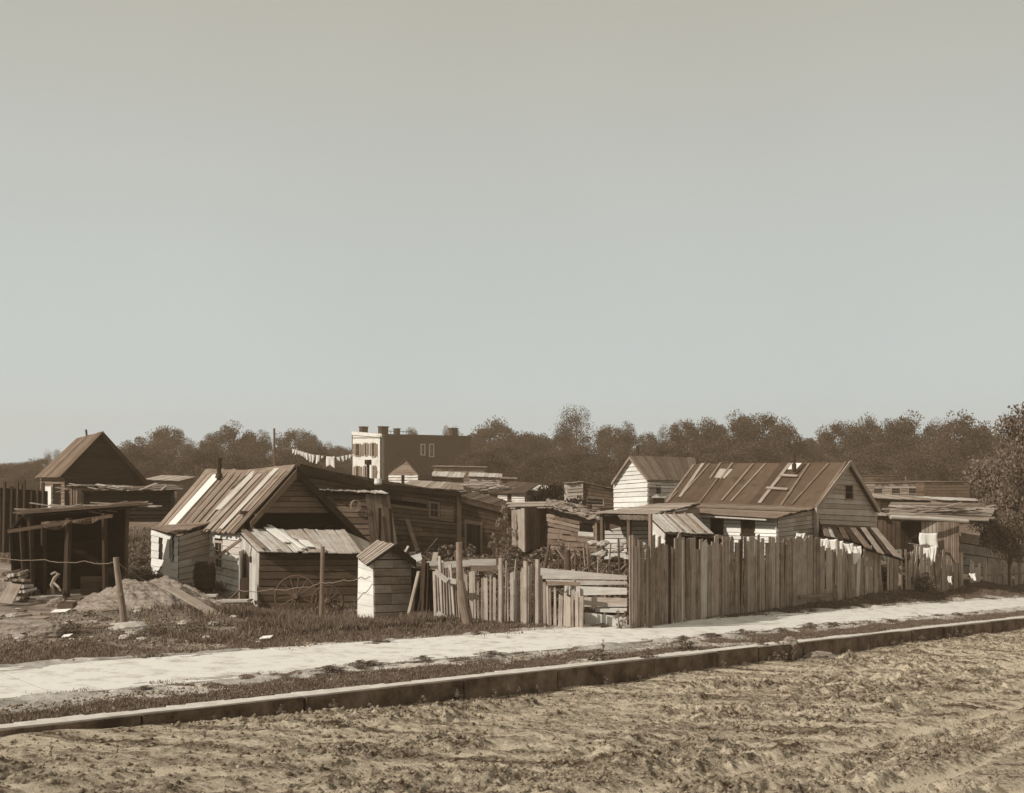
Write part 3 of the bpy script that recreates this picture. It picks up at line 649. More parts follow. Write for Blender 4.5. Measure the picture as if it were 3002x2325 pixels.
for k in range(4):
    c0 = P(1038+k*2, 1483, 36.4-.03*k); pts = [c0+V3((math.cos(a)*.13*(1+.1*k), 0, math.sin(a)*.2)) for a in np.linspace(0, 6.28, 18)]; co.tube(pts, .012, 5, False)
tag(recenter(co.build('rope_coil', 'wire')), 'coil of rope hanging on the dark wall beside the board screen', 'rope')
plank('leaning_plank', 'long thin plank leaning on the dark long house below its window', 'plank', P(1224, 1615, 37.6), P(1189, 1512, 38.6), .17, .04, 'mid')
for k, (a_, b_) in enumerate((((1112, 1600), (1113, 1490)), ((1135, 1600), (1126, 1515)), ((1150, 1602), (1143, 1492)))):
    plank('leaning_plank', 'dark upright plank leaning on the board screen behind the privy', 'plank', P(*a_, 35.8), P(*b_, 36.3), .12, .05, 'dark', 'dark planks leaning on the board screen')
ck = MB(); c0 = P(1108, 1421, 36.5); ck.tube([c0, c0+UP*.05, c0+UP*.22], [.1, .14, .12], 12); tag(recenter(ck.build('bucket', 'whiter')), 'small upturned white bucket on the roof edge of the long dark house', 'bucket')

# ---- low dark shed with a door, right of the long house
D1 = P(1348, 1600, 40.0)
S4 = thing('low_shed', 'low dark shed with a framed door between the long house and the upright-board hut', 'shed', (-.8, 41, .5))
q = Q(on(1347, 1640, D1, V3((1, .25, 0))), on(1505, 1640, D1, V3((1, .25, 0))), on(1505, 1502, D1, V3((1, .25, 0))), on(1347, 1460, D1, V3((1, .25, 0))))
hd = q.rect(1367, 1534, 1407, 1625); mb = MB(); rows(mb, q, 11, lap=.02, gap=.014, holes=[hd], back=.006, bmi=1, seg=1.5); mb.build('front_wall', ['brown', 'void'], S4)
u0, v0, u1, v1 = hd; n_ = q.n; mb = MB(); cols(mb, Q(q.p(u0, v0)+n_*.01, q.p(u1, v0)+n_*.01, q.p(u1, v1)+n_*.01, q.p(u0, v1)+n_*.01, n_), 5, th=.012); dd_ = mb.build('door', 'dark', S4)
mb = MB(); fw = .04
for a_, b_, c_, d_ in ((u0-fw, v0, u0, v1), (u1, v0, u1+fw, v1), (u0-fw, v1, u1+fw, v1+.06)):
    mb.slab([q.p(a_, b_)+n_*.03, q.p(c_, b_)+n_*.03, q.p(c_, d_)+n_*.03, q.p(a_, d_)+n_*.03], n_*.03)
mb.build('door_frame', 'mid', dd_)
bkv = V3((.4, 3.5, .1)); mb = MB(); a_, b_ = q.c[3]+n_*.15+UP*.05, q.c[2]+n_*.15+UP*.05
cols(mb, Q(a_, b_, b_+bkv, a_+bkv, UP), 14, th=.03, rag=.1, back=0, jit=.02, tilt=.02); mb.slab([a_, b_, b_-UP*.2, a_-UP*.2], n_*.03); mb.build('roof', 'brown', S4)
# ---- upright-board hut
S5 = thing('board_hut', 'narrow hut of upright boards with a flat ragged roof beside the garden', 'hut', (.4, 39.8, .5))
H0 = P(1540, 1622, 38.8)
qa = Q(P(1502, 1600, 40.2), H0, P(1539, 1488, 38.8), P(1501, 1488, 40.2)); qb = Q(H0, P(1604, 1600, 39.6), P(1603, 1484, 39.6), P(1540, 1488, 38.8))
mb = MB(); cols(mb, qa, 4, th=.025, gap=.014, rag=-.12, back=.01, bmi=1); mb.build('side_wall', ['grey', 'void'], S5)
mb = MB(); cols(mb, qb, 6, th=.025, gap=.016, rag=-.08, back=.01, bmi=1); mb.build('front_wall', ['brown', 'void'], S5)
mb = MB(); rows(mb, Q(P(1495, 1489, 40.0), P(1608, 1487, 38.9), P(1590, 1473, 41.5), P(1500, 1475, 42), UP), 6, th=.03, gap=.02, rag=.25, jit=.06, back=0, tilt=.05); mb.build('roof', 'grey', S5)
# ---- patched shack with rubbish roof
S6 = thing('patched_shack', 'tumbledown patched shack with a sloping roof of loose shingles, between hut and open shed', 'shack', (2.4, 38.5, .5))
q = Q(P(1605, 1640, 39.4), P(1762, 1640, 37.4), P(1762, 1532, 37.4), P(1605, 1484, 39.4)); hw = q.rect(1702, 1533, 1741, 1566)
mb = MB(); rows(mb, q, 10, th=.02, gap=.02, lap=.02, holes=[hw], back=.004, bmi=1, seg=1.1, jit=.04, tilt=.03); mb.build('front_wall', ['mid', 'void'], S6)
mb = MB(); u0, v0, u1, v1 = hw; mb.slab([q.p(u0, v0)+q.n*.0, q.p(u1, v0), q.p(u1, v1), q.p(u0, v1)], q.n*.012); mb.build('window_opening', 'void', S6)
mb = MB(); mb.slab([q.p(u0-.02, v0-.1)+q.n*.05, q.p(u1+.02, v0-.06)+q.n*.05, q.p(u1+.02, v0+.05)+q.n*.05, q.p(u0-.02, v0)+q.n*.05], q.n*.03); mb.build('sill', 'pale', S6)
mb = MB(); mb.bar(P(1751, 1620, 37.2), P(1751, 1530, 37.2), .17, .12, U); mb.build('post', 'mid', S6)
mb = MB(); rq = Q(P(1600, 1487, 38.9), P(1768, 1534, 36.8), P(1752, 1496, 40.0), P(1612, 1470, 42), UP); mb.slab([p-UP*.03 for p in rq.c], UP*.02, 1)
for k in range(170):
    u, v = random.random(), random.random(); c = rq.p(u, v)+rq.n*random.uniform(.0, .09); a = random.uniform(0, 6.28); l = random.uniform(.15, .6); w_ = random.uniform(.06, .2)
    d = ((rq.c[1]-rq.c[0]).normalized()*math.cos(a)+(rq.c[3]-rq.c[0]).normalized()*math.sin(a)); d = (d+UP*random.uniform(-.15, .2)).normalized(); s_ = d.cross(rq.n).normalized()*w_/2
    mb.slab([c-d*l/2-s_, c+d*l/2-s_, c+d*l/2+s_, c-d*l/2+s_], rq.n*.02, 0)
mb.build('roof', ['grey', 'dark'], S6)
pipe(S6, P(1728, 1508, 39.5), .38, .1, False)
# ---- open shed with a plank roof (centre)
S7 = thing('open_shed', 'open-fronted shed with a long plank roof and whitewashed back boards left of the small lean-to', 'shed', (4.5, 36, .4))
rq = Q(P(1748, 1508, 36.6), P(1902, 1508, 34.8), P(2052, 1479, 37.0), P(1905, 1482, 39.5), UP)
rq = Q(P(1748, 1508, 36.2), P(1905, 1512, 34.2), P(2053, 1478, 36.4), P(1940, 1480, 39), UP)
mb = MB(); rows(mb, rq, 9, th=.035, gap=.02, rag=.3, jit=.05, back=0, bmi=1, tilt=.03, wj=.4)
for k in range(9):
    c = rq.p(.45+.06*k+random.uniform(-.02, .02), -.04); mb.slab([c, c+V3((.1, 0, -.16)), c+V3((.22, 0, -.13)), c+V3((.14, 0, .02))], V3((0, -.02, .01)))
mb.build('roof', ['grey', 'dark'], S7)
q = Q(P(1772, 1640, 37.2), P(1900, 1640, 36.8), P(1900, 1512, 36.8), P(1772, 1512, 37.2)); mb = MB(); rows(mb, q, 9, lap=.02, gap=.02, back=.004, bmi=1, jit=.02, seg=1); mb.build('back_wall', ['white', 'void'], S7)
q = Q(P(1772, 1556, 36.4), P(1845, 1540, 36.0), P(1845, 1514, 36.0), P(1772, 1512, 36.4)); mb = MB(); rows(mb, q, 3, back=.01); mb.build('hanging_board', 'brown', S7)
q = Q(P(1905, 1560, 34.3), P(2050, 1540, 36.4), P(2050, 1488, 36.4), P(1905, 1516, 34.3)); mb = MB(); rows(mb, q, 3, back=.01); mb.build('side_wall', 'mid', S7)
for x, Y in ((1766, 36.2), (1845, 35.0)):
    mb = MB(); mb.bar(P(x, 1625, Y), P(x, 1510, Y), .12, .12, U); mb.build('post', 'brown', S7)
# rubble bank beneath
random.seed(21)
def stone(name, label, c, r, sq=(1, 1, .6), mat='stone', group=None, seed=0, cat='stone'):
    rr = random.Random(seed); n1, n2 = 9, 14; mb = MB(); pts = []
    for i in range(n1+1):
        th = math.pi*i/n1
        for j in range(n2):
            ph = 2*math.pi*j/n2
            d = V3((math.sin(th)*math.cos(ph), math.sin(th)*math.sin(ph), math.cos(th)))
            k = 1+.35*(float(vn(np.array(d.x*1.7+seed*3.1+9), np.array(d.y*1.7+d.z*2+5)))-.5)+.25*(float(vn(np.array(d.x*4+seed), np.array(d.y*4+d.z*3+15)))-.5)
            pts.append(V3((d.x*r*sq[0]*k, d.y*r*sq[1]*k, d.z*r*sq[2]*k)))
    mb.v = [p+c for p in pts]
    for i in range(n1):
        for j in range(n2):
            a, b = i*n2+j, i*n2+(j+1) % n2
            mb.face([a, b, b+n2, a+n2][::-1], [(0, 0)]*4)
    o = mb.build(name, mat); recenter(o); return tag(o, label, cat, group)
for k in range(26):
    px = random.uniform(1735, 1900); py = random.uniform(1588, 1635); c = P(px, py, 35.2+random.uniform(-.3, .6))
    stone('rubble_stone', 'pale broken stone of the rubble bank below the open shed', c, random.uniform(.07, .17), (1.2, .8, .6), 'stone', 'rubble below the open shed', k)
# ---- small front lean-to roof over the fence
S8 = thing('small_lean_to', 'small lean-to with a bleached sloping board roof just behind the tall fence', 'lean-to', (5.2, 31, .2))
rq = Q(P(1949, 1560, 29.6), P(2092, 1568, 30.6), P(2030, 1510, 33.0), P(1900, 1512, 32.0), UP)
mb = MB(); cols(mb, rq, 12, th=.025, gap=.012, rag=.1, jit=.03, back=0, bmi=1, wj=.5); mb.build('roof', ['pale', 'dark'], S8)
for u in (.35, .55, .8):
    m2 = MB(); m2.slab([rq.p(u-.012, 0)+rq.n*.07, rq.p(u-.012, 1)+rq.n*.07, rq.p(u+.012, 1)+rq.n*.07, rq.p(u+.012, 0)+rq.n*.07], rq.n*.04); m2.build('batten', 'mid', S8)
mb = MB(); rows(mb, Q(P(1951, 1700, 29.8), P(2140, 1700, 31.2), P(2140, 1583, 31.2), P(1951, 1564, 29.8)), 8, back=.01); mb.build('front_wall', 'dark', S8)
mb = MB(); rows(mb, Q(P(1905, 1690, 31.6), P(1951, 1700, 29.8), P(1951, 1564, 29.8), P(1905, 1520, 31.6)), 8, lap=.02, gap=.02, back=.01, bmi=1); mb.build('side_wall', ['white', 'void'], S8)
mb = MB(); rows(mb, Q(P(1948, 1563, 29.5), P(2142, 1584, 31.0), P(2140, 1576, 31.6), P(2060, 1562, 31.2), UP), 2, rag=.05); mb.build('eave_board', 'brown', S8)

# ---- the right house: steep roof with battens, shaded gable
K = P(2390, 1490, 37.5)
KL = P(1955, 1478, 43.0)
hu = (K-KL); hu.z = 0; hl = hu.length; hu.normalize(); hv = V3((-hu.y, hu.x, 0))
if hv.x < 0: hv = -hv
KR = on(2576, 1500, K, hv); KA = on(2490, 1357, K, hv)
KAL = KA-hu*(hl-.0); kal = P(2045, 1361, KAL.y)
S9 = thing('batten_roof_house', 'house with a steep tar-paper roof crossed by battens and a clapboard gable toned grey as in shade', 'house', (12, 40, -.1))
mb = MB(); q = Q(KL, K, KA, kal, UP-hv); cols(mb, q, 7, th=.02, gap=.0, wj=.1, back=0, jit=.006); 
r9 = mb.build('roof', 'rooft', S9)
bt = MB(); nn = q.n
for (x0, y0, x1, y1, w) in ((2036, 1365, 1954, 1476, .12), (2082, 1362, 2000, 1455, .09), (2114, 1360, 2083, 1405, .09), (2149, 1360, 2113, 1408, .09), (2107, 1404, 2052, 1477, .09), (2210, 1362, 2118, 1470, .11), (2245, 1363, 2144, 1473, .09), (2374, 1362, 2290, 1486, .10), (2430, 1362, 2323, 1481, .10), (2324, 1440, 2290, 1486, .07), (2482, 1358, 2392, 1488, .12), (1988, 1444, 1957, 1476, .08)):
    a_ = q.p(*q.inv(x0, y0))+nn*.05; b_ = q.p(*q.inv(x1, y1))+nn*.05; bt.bar(a_, b_, w, .05, nn)
bt.build('batten', 'mid', r9)
bt = MB()
for (x0, y0, x1, y1, w) in ((2063, 1362, 1995, 1460, .17), (2318, 1362, 2228, 1478, .16)): bt.bar(q.p(*q.inv(x0, y0))+nn*.06, q.p(*q.inv(x1, y1))+nn*.06, w, .04, nn)
bt.build('pale_board', 'grey', r9)
bt = MB()
for (x0, y0, x1, y1) in ((2290, 1399, 2341, 1402), (2250, 1436, 2312, 1441)): bt.bar(q.p(*q.inv(x0, y0))+nn*.11, q.p(*q.inv(x1, y1))+nn*.11, .11, .04, nn)
bt.build('roof_ladder', 'grey', r9)
m2 = MB(); u0, v0 = q.inv(2330, 1378); a_, b_, c_, d_ = [q.p(*q.inv(x, y))+nn*.045 for x, y in ((2306, 1379), (2336, 1379), (2352, 1361), (2320, 1361))]; m2.slab([a_, b_, c_, d_], nn*.015); m2.build('flashing', 'tin', r9)
m2 = MB(); a_, b_, c_, d_ = [q.p(*q.inv(x, y))+nn*.03 for x, y in ((2095, 1402), (2125, 1404), (2150, 1378), (2112, 1376))]; m2.slab([a_, b_, c_, d_], nn*.01); m2.build('roof_patch', 'shade', r9)
pipe(S9, P(2328, 1375, KA.y-1.0+2.0), .62, .055, False); 
m2 = MB(); c_ = P(2328, 1374, KA.y+1.0); m2.tube([c_-UP*.1, c_+UP*.2], [.09, .09], 12); m2.build('pipe_collar', 'iron', S9)
mb = MB(); back_e = KR-hu*hl; q = Q(KR, back_e, kal, KA, UP+hv); cols(mb, q, 10, th=.03, back=0); mb.build('roof', 'rooft', S9)
gk = K-hu*.18
g0 = on(2402, 1536, gk, hv); g1 = on(2566, 1545, gk, hv); g2 = on(2574, 1496, gk, hv); g3 = on(2394, 1489, gk, hv); ga = on(2489, 1366, gk, hv)
qg = Q(g0, g1, g2, g3, hu); mb = MB(); rows(mb, qg, 3, th=.02, lap=.03, gap=.012, back=.006, bmi=1)
qt = Q(g3, g2, ga, ga, hu); qf = Q(g0, g1, on(2566, 1366, gk, hv), on(2402, 1366, gk, hv), hu); hw = qf.rect(2475, 1424, 2499, 1462)
# upper triangle as trapezoids so the attic window can be cut out
def tri_rows(mb, L0, R0, AP, n, hole_px, **kw):
    nrm = hu
    for i in range(n):
        a0, a1 = i/n, (i+1)/n
        p0, p1, p2, p3 = lerp(L0, AP, a0), lerp(R0, AP, a0), lerp(R0, AP, a1), lerp(L0, AP, a1)
        qq = Q(p0, p1, p2, p3, nrm); hs = []
        if hole_px:
            x0, y0, x1, y1 = hole_px; ym = proj((p0+p2)/2)[1]
            if y0-4 < ym < y1+4:
                ua = qq.inv(x0, ym)[0]; ub = qq.inv(x1, ym)[0]; hs = [(ua, -1, ub, 2)]
        rows(mb, qq, 1, holes=hs, **kw)
tri_rows(mb, g3, g2, ga, 9, (2475, 1424, 2499, 1462), th=.02, lap=.03, gap=.012)
mb.slab([p-hu*.01 for p in (g3, g2, ga)], -hu*.03, 1)
mb.build('gable_wall', ['shade', 'void'], S9); window(S9, qf, hw, 'mid', 'void', (0, 1), .05)  # gable's shade put into the greyed white boards
for a_, b_, nm in ((KA, K, 0), (KA, KR, 1)):
    m2 = MB(); m2.bar(a_+hu*.06+UP*.03, b_+hu*.06, .05, .14, hu.cross((b_-a_).normalized())); m2.build('bargeboard', 'grey', S9)
m2 = MB(); m2.bar(g0+hu*.02-UP*.05, g1+hu*.02-UP*.05, .12, .1, UP); m2.build('sill_beam', 'brown', S9)
# porch range in front of the left side: lit white wall with two windows
PC = P(2278, 1590, 35.3); PL = on(2050, 1590, PC, -hu)
q = Q(P(2050, 1640, PL.y), P(2278, 1640, PC.y), P(2278, 1520, PC.y), P(2050, 1508, PL.y)); wa = q.rect(2086, 1524, 2122, 1563); wb = q.rect(2175, 1526, 2214, 1565)
mb = MB(); rows(mb, q, 11, th=.02, lap=.025, gap=.014, holes=[wa, wb], back=.006, bmi=1, jit=.01, seg=1.5); pw = mb.build('porch_wall', ['whiter', 'void'], S9)
window(S9, q, wa, 'dark', bars=(1, 1)); window(S9, q, wb, 'dark', bars=(1, 1))
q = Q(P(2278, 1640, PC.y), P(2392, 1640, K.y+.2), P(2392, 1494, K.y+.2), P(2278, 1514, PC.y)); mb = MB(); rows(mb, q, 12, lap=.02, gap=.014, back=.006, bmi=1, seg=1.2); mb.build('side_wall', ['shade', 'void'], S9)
m2 = MB(); m2.bar(P(2394, 1600, K.y-.15), P(2394, 1488, K.y-.15), .16, .1, U); m2.build('corner_board', 'shade', S9)
m2 = MB(); prq = Q(P(2040, 1506, PL.y-.6), P(2275, 1520, PC.y-.55), P(2388, 1490, K.y+.1), P(2052, 1480, KL.y-1.6), UP)
rows(m2, prq, 8, th=.03, gap=.02, rag=.15, jit=.05, back=0, bmi=1, tilt=.03); m2.build('porch_roof', ['mid', 'dark'], S9)
m2 = MB(); m2.bar(P(2042, 1512, PL.y-.62), P(2248, 1524, PC.y-.2), .10, .05, UP); m2.build('fascia', 'pale', S9)
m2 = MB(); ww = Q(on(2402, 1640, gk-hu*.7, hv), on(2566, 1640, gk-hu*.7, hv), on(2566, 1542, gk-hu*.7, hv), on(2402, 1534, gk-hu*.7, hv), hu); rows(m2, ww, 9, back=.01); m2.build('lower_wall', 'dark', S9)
# sagging plank awning right of the gable
S10 = thing('plank_awning', 'sagging awning of loose planks sloping down from the shaded gable to the fence', 'awning', (13, 37, -.4))
aq = Q(P(2420, 1570, 35.6), P(2640, 1632, 37.2), P(2590, 1548, 40.0), P(2404, 1546, 37.0), UP)
aq = Q(P(2415, 1572, 35.8), P(2650, 1640, 36.6), P(2580, 1552, 39.4), P(2405, 1548, 37.6), UP)
for (u, w, v0, v1, mt) in ((.04, .07, 0, 1, 'mid'), (.12, .05, .1, 1, 'pale'), (.2, .08, 0, .95, 'dark'), (.3, .08, .2, 1, 'brown'), (.42, .08, .1, 1, 'dark'), (.55, .09, 0, 1, 'mid'), (.68, .08, -.1, 1, 'grey'), (.8, .06, 0, 1, 'dark'), (.9, .1, -.05, 1, 'grey')):
    m2 = MB(); o_ = random.uniform(0, .05); sk = random.uniform(-.03, .03); m2.slab([aq.p(u-w/2, v0)+aq.n*o_, aq.p(u-w/2+sk, v1)+aq.n*o_, aq.p(u+w/2+sk, v1)+aq.n*o_, aq.p(u+w/2, v0)+aq.n*o_], aq.n*.03); m2.build('plank', mt, S10)
for x, y0, Y in ((2455, 1575, 36.2), (2475, 1600, 36.0), (2640, 1620, 36.8)):
    m2 = MB(); m2.bar(P(x, 1720, Y), P(x, y0, Y), .1, .1, U); m2.build('post', 'mid', S10)
m2 = MB(); m2.slab([p-aq.n*.05 for p in aq.c], -aq.n*.02); m2.build('tar_cloth', 'void', S10)

# ---- mid white house
W0 = P(1900, 1500, 60.0); W1 = on(1800, 1500, W0, -U)
S11 = thing('white_house', 'small white clapboard house with a bright gable and long board roof beyond the open shed', 'house', (8.5, 62, .2))
ap = on(1850, 1343, W0, -U); c0 = on(1800, 1411, W0, -U); c1 = on(1900, 1403, W0, -U)
mb = MB(); rows(mb, Q(on(1801, 1500, W0, -U), P(1900, 1500, 60), c1, c0, -VV), 7, th=.025, lap=.045, gap=.02, back=.01, bmi=1, seg=1.5, jit=.02); rows(mb, Q(c0, c1, ap, ap, -VV), 5, th=.025, lap=.045, gap=.02, back=.01, bmi=1, jit=.02)
mb.build('gable_wall', ['whiter', 'void'], S11)
W2 = P(2015, 1500, 63.5); mb = MB(); q = Q(P(1900, 1500, 60), W2, P(2015, 1408, 63.5), c1); wh = q.rect(1921, 1431, 1937, 1448)
rows(mb, q, 9, th=.025, lap=.045, gap=.02, holes=[wh], back=.01, bmi=1, seg=1.5); mb.build('side_wall', ['white', 'void'], S11); window(S11, q, wh, 'grey', 'void', (0, 1))
mb = MB(); rp2 = P(2036, 1344, 66.5); e2_ = P(2052, 1412, 64.2); e1_ = P(1900, 1407, 59.6); r1_ = P(1846, 1338, ap.y-.25)
cols(mb, Q(e1_, e2_, rp2, r1_, UP), 22, th=.04, gap=.03, back=0, rag=.05, jit=.02, wj=.15); mb.build('roof', 'mid', S11)
mb = MB(); e3_ = P(1793, 1416, c0.y-.2); cols(mb, Q(e3_, e3_+(rp2-r1_), rp2, r1_, -VV*0+UP-U), 12, th=.04, back=0); mb.slab([r1_, e3_, e3_-UP*.14, r1_-UP*.16], -VV*.05); mb.slab([r1_, e1_, e1_-UP*.14, r1_-UP*.16], -VV*.05); mb.build('roof', 'grey', S11)
pipe(S11, P(1869, 1345, 62.3), .75, .07, True)
mb = MB(); mb.slab([P(1900, 1428, 58.6), P(1940, 1429, 59.5), P(1940, 1427, 60.8), P(1900, 1426, 60)], UP*.05); mb.build('hood', 'grey', S11)
mb = MB(); cols(mb, Q(P(1908, 1460, 58.2), P(1952, 1460, 59.2), P(1975, 1446, 61.5), P(1925, 1448, 60.6), UP), 7, th=.03, rag=.1, back=0); mb.build('porch_roof', 'pale', S11)
mb = MB(); mb.slab([P(1914, 1490, 59.0), P(1948, 1490, 59.6), P(1948, 1461, 59.6), P(1914, 1461, 59.0)], V3((0, .05, 0))); mb.build('porch', 'brown', S11)

# ---- brick row house far off
BC = P(1121, 1430, 130.0)
BL_ = on(1034, 1430, BC, -U); BR_ = on(1377, 1430, BC, VV)
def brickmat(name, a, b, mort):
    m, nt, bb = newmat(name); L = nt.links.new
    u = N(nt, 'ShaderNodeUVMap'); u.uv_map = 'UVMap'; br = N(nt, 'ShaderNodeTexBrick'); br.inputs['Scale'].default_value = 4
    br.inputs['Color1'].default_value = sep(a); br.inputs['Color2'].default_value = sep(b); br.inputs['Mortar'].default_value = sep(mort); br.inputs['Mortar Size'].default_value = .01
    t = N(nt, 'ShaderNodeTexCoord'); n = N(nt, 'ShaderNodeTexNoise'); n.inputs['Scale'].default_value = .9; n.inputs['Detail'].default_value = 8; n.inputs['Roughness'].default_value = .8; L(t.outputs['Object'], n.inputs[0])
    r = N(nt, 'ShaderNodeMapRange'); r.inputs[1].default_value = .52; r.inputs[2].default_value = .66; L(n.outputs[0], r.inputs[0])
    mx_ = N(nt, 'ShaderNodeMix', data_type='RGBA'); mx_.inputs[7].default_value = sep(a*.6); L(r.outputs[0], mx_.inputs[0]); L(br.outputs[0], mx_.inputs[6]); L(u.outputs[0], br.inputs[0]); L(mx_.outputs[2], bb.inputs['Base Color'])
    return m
M['brick'] = brickmat('shaded_red_brick', .030, .045, .035); M['litbrick'] = brickmat('sunlit_pale_brick', .6, .8, .55)  # sunlit front and shaded side put into two brick tones
S12 = thing('brick_house', 'flat-roofed three-storey brick house with a front toned as sunlit and a blank side toned as shaded', 'house', (BC.x+4, BC.y+6, .5))
def slabq(mb, q, th=.3, mi=0): mb.slab(list(q.c), -q.n*th, mi)
tz = 1271
qf = Q(BL_, BC, on(1121, 1272, BC, U), on(1034, 1265, BC, U), -VV); qs = Q(BC, BR_, on(1377, 1278, BC, VV), on(1121, 1272, BC, VV), U)
mb = MB(); slabq(mb, qf); mb.build('front_wall', 'litbrick', S12)
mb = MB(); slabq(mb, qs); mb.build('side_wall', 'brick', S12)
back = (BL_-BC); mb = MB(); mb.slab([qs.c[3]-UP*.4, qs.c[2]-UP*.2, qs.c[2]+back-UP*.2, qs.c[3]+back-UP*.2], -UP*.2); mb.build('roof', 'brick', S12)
mb = MB(); mb.slab([BR_, BR_+back, qs.c[2]+back, qs.c[2]], VV*.2); mb.slab([BL_, BL_+(BR_-BC), qs.c[2]+back, qf.c[3]], -U*.2); mb.build('rear_wall', 'brick', S12)
mb = MB(); mb.slab([qf.c[3]-VV*.15, qf.c[2]-VV*.15, qf.c[2]-VV*.15-UP*.45, qf.c[3]-VV*.15-UP*.45], VV*.1); mb.build('cornice', 'litbrick', S12)
for (x0, y0, x1, y1) in ((1040, 1302, 1060, 1336), (1067, 1300, 1080, 1334), (1088, 1300, 1104, 1337), (1041, 1368, 1058, 1402), (1067, 1367, 1080, 1402), (1092, 1367, 1104, 1402)):
    rc = qf.rect(x0+3, y0, x1-3, y1); w = window(S12, qf, rc, 'grey', 'glass', (0, 1), .12, .12)
    m2 = MB(); u0, v0, u1, v1 = rc; dw = (u1-u0)*.55
    for a_, b_ in ((u0-dw-.01, u0-.012), (u1+.012, u1+dw+.01)):
        m2 = MB(); m2.slab([qf.p(a_, v0)+qf.n*.02, qf.p(b_, v0)+qf.n*.02, qf.p(b_, v1)+qf.n*.02, qf.p(a_, v1)+qf.n*.02], qf.n*.06); m2.build('shutter', 'mid', w)

for (x0, y0, x1, y1) in ((1233, 1304, 1245, 1332), (1258, 1304, 1271, 1337)): window(S12, qs, qs.rect(x0, y0, x1, y1), 'pale', 'glass', (1, 1), .15, .1)
for (px, A_, d_, w, hh) in ((1055, BL_, 0, .9, .9), (1132, BC, 1, 1.1, .9), (1172, BC, 1, .5, .65), (1337, BC, 1, 1.0, .75)):
    p_ = on(px, 1273, BC, -U if d_ == 0 else VV); p_ = p_-(qf.n if d_ == 0 else qs.n)*.6; m2 = MB(); m2.box(p_-UP*.5, w, .7, hh+.5, math.radians(45)); m2.box(p_-UP*.5+UP*(hh+.5), w+.15, .85, .12, math.radians(45)); m2.build('chimney', 'brick', S12)
m2 = MB()
for k in range(6): m2.bar(on(1145+k*9, 1270, BC, VV)-U*.6, on(1145+k*9, 1263, BC, VV)-U*.6, .06, .06, U)
m2.bar(on(1143, 1263, BC, VV)-U*.6, on(1215, 1265, BC, VV)-U*.6, .07, .07); m2.build('roof_rail', 'iron', S12)
m2 = MB(); m2.tube([on(1118, y, BC, U)-VV*.12 for y in (1276, 1340, 1425)], .09, 8); m2.build('downpipe', 'iron', S12)

# ---- generic small far shacks: box with a single-pitch roof
def boxshack(name, label, x0, x1, yt0, yt1, yb, Y, dep=4., mat='mid', roof='pale', n=6, rise=.2, over=.2, wins=(), vert=False, Y1=None, cat='shed', rrise=None):
    Y1 = Y if Y1 is None else Y1
    a, b = P(x0, yb, Y), P(x1, yb, Y1); q = Q(a, b, P(x1, yt1, Y1), P(x0, yt0, Y)); d = V3(((b-a).y, -(b-a).x, 0)).normalized()*-1
    if d.y < 0: d = -d
    t_ = thing(name, label, cat, ((a+b)/2+d*dep/2)*1.0)
    hs = [q.rect(*w) for w in wins]; mb = MB(); (cols if vert else rows)(mb, q, n, th=.03, lap=0 if vert else .03, gap=.03, holes=hs, back=.01, bmi=1, seg=2, jit=.02); mb.build('front_wall', [mat, 'void'], t_)
    for hh_ in hs: window(t_, q, hh_, 'grey', 'void', (0, 1), .08, .05)
    D_ = d*dep
    mb = MB(); rows(mb, Q(a+D_, a, q.c[3], q.c[3]+D_+UP*rise, -(b-a)), n, back=.01); mb.build('side_wall', mat, t_)
    mb = MB(); rows(mb, Q(b, b+D_, q.c[2]+D_+UP*rise, q.c[2], (b-a)), n, back=.01); mb.build('side_wall', mat, t_)
    al = (b-a).normalized()*over
    mb = MB(); cols(mb, Q(q.c[3]-d*over-al+UP*.04, q.c[2]-d*over+al+UP*.04, q.c[2]+D_+al+UP*(rise+.04), q.c[3]+D_-al+UP*(rise+.04), UP), max(6, int((b-a).length/.25)), th=.03, gap=.015, rag=.2, jit=.03, back=0, bmi=1, tilt=.03); mb.build('roof', [roof, 'dark'], t_)
    return t_
boxshack('flat_shed', 'long flat-topped shed with a pale end just below the blank brick side wall', 1272, 1420, 1369, 1372, 1430, 100, 6, 'mid', 'grey', 6, .1)
boxshack('flat_shed', 'low lit-roof shed right of the tiny gabled hut in the far shanties', 1268, 1352, 1398, 1402, 1440, 78, 3.5, 'brown', 'pale', 5, .35)
boxshack('flat_shed', 'far shed with a pale flat roof left of the tree-lined gap', 1378, 1465, 1398, 1402, 1430, 86, 4, 'shade', 'pale', 5, .3)
boxshack('flat_shed', 'small dark far shed with short posts right of the pale flat roof', 1455, 1510, 1404, 1406, 1440, 92, 4, 'brown', 'mid', 4, .1)
boxshack('flat_shed', 'low dark shed with a light plank roof behind the long dark house', 1190, 1352, 1428, 1440, 1470, 58, 5, 'brown', 'grey', 4, .3)
S20 = thing('cottage', 'low white cottage with a grey pitched roof and one dark window behind the hut', 'cottage', (0, 57, .5))
q = Q(P(1462, 1500, 56.5), P(1540, 1500, 54.5), P(1540, 1447, 54.5), P(1462, 1449, 56.5)); hc = q.rect(1489, 1453, 1502, 1478); mb = MB(); rows(mb, q, 7, th=.03, lap=.03, gap=.02, holes=[hc], back=.01, bmi=1); mb.build('front_wall', ['white', 'void'], S20); window(S20, q, hc, 'mid', 'void', (0, 1), .05)
mb = MB(); rows(mb, Q(P(1425, 1500, 59), P(1462, 1500, 56.5), P(1462, 1449, 56.5), P(1425, 1448, 59)), 6, back=.01); mb.build('side_wall', 'mid', S20)
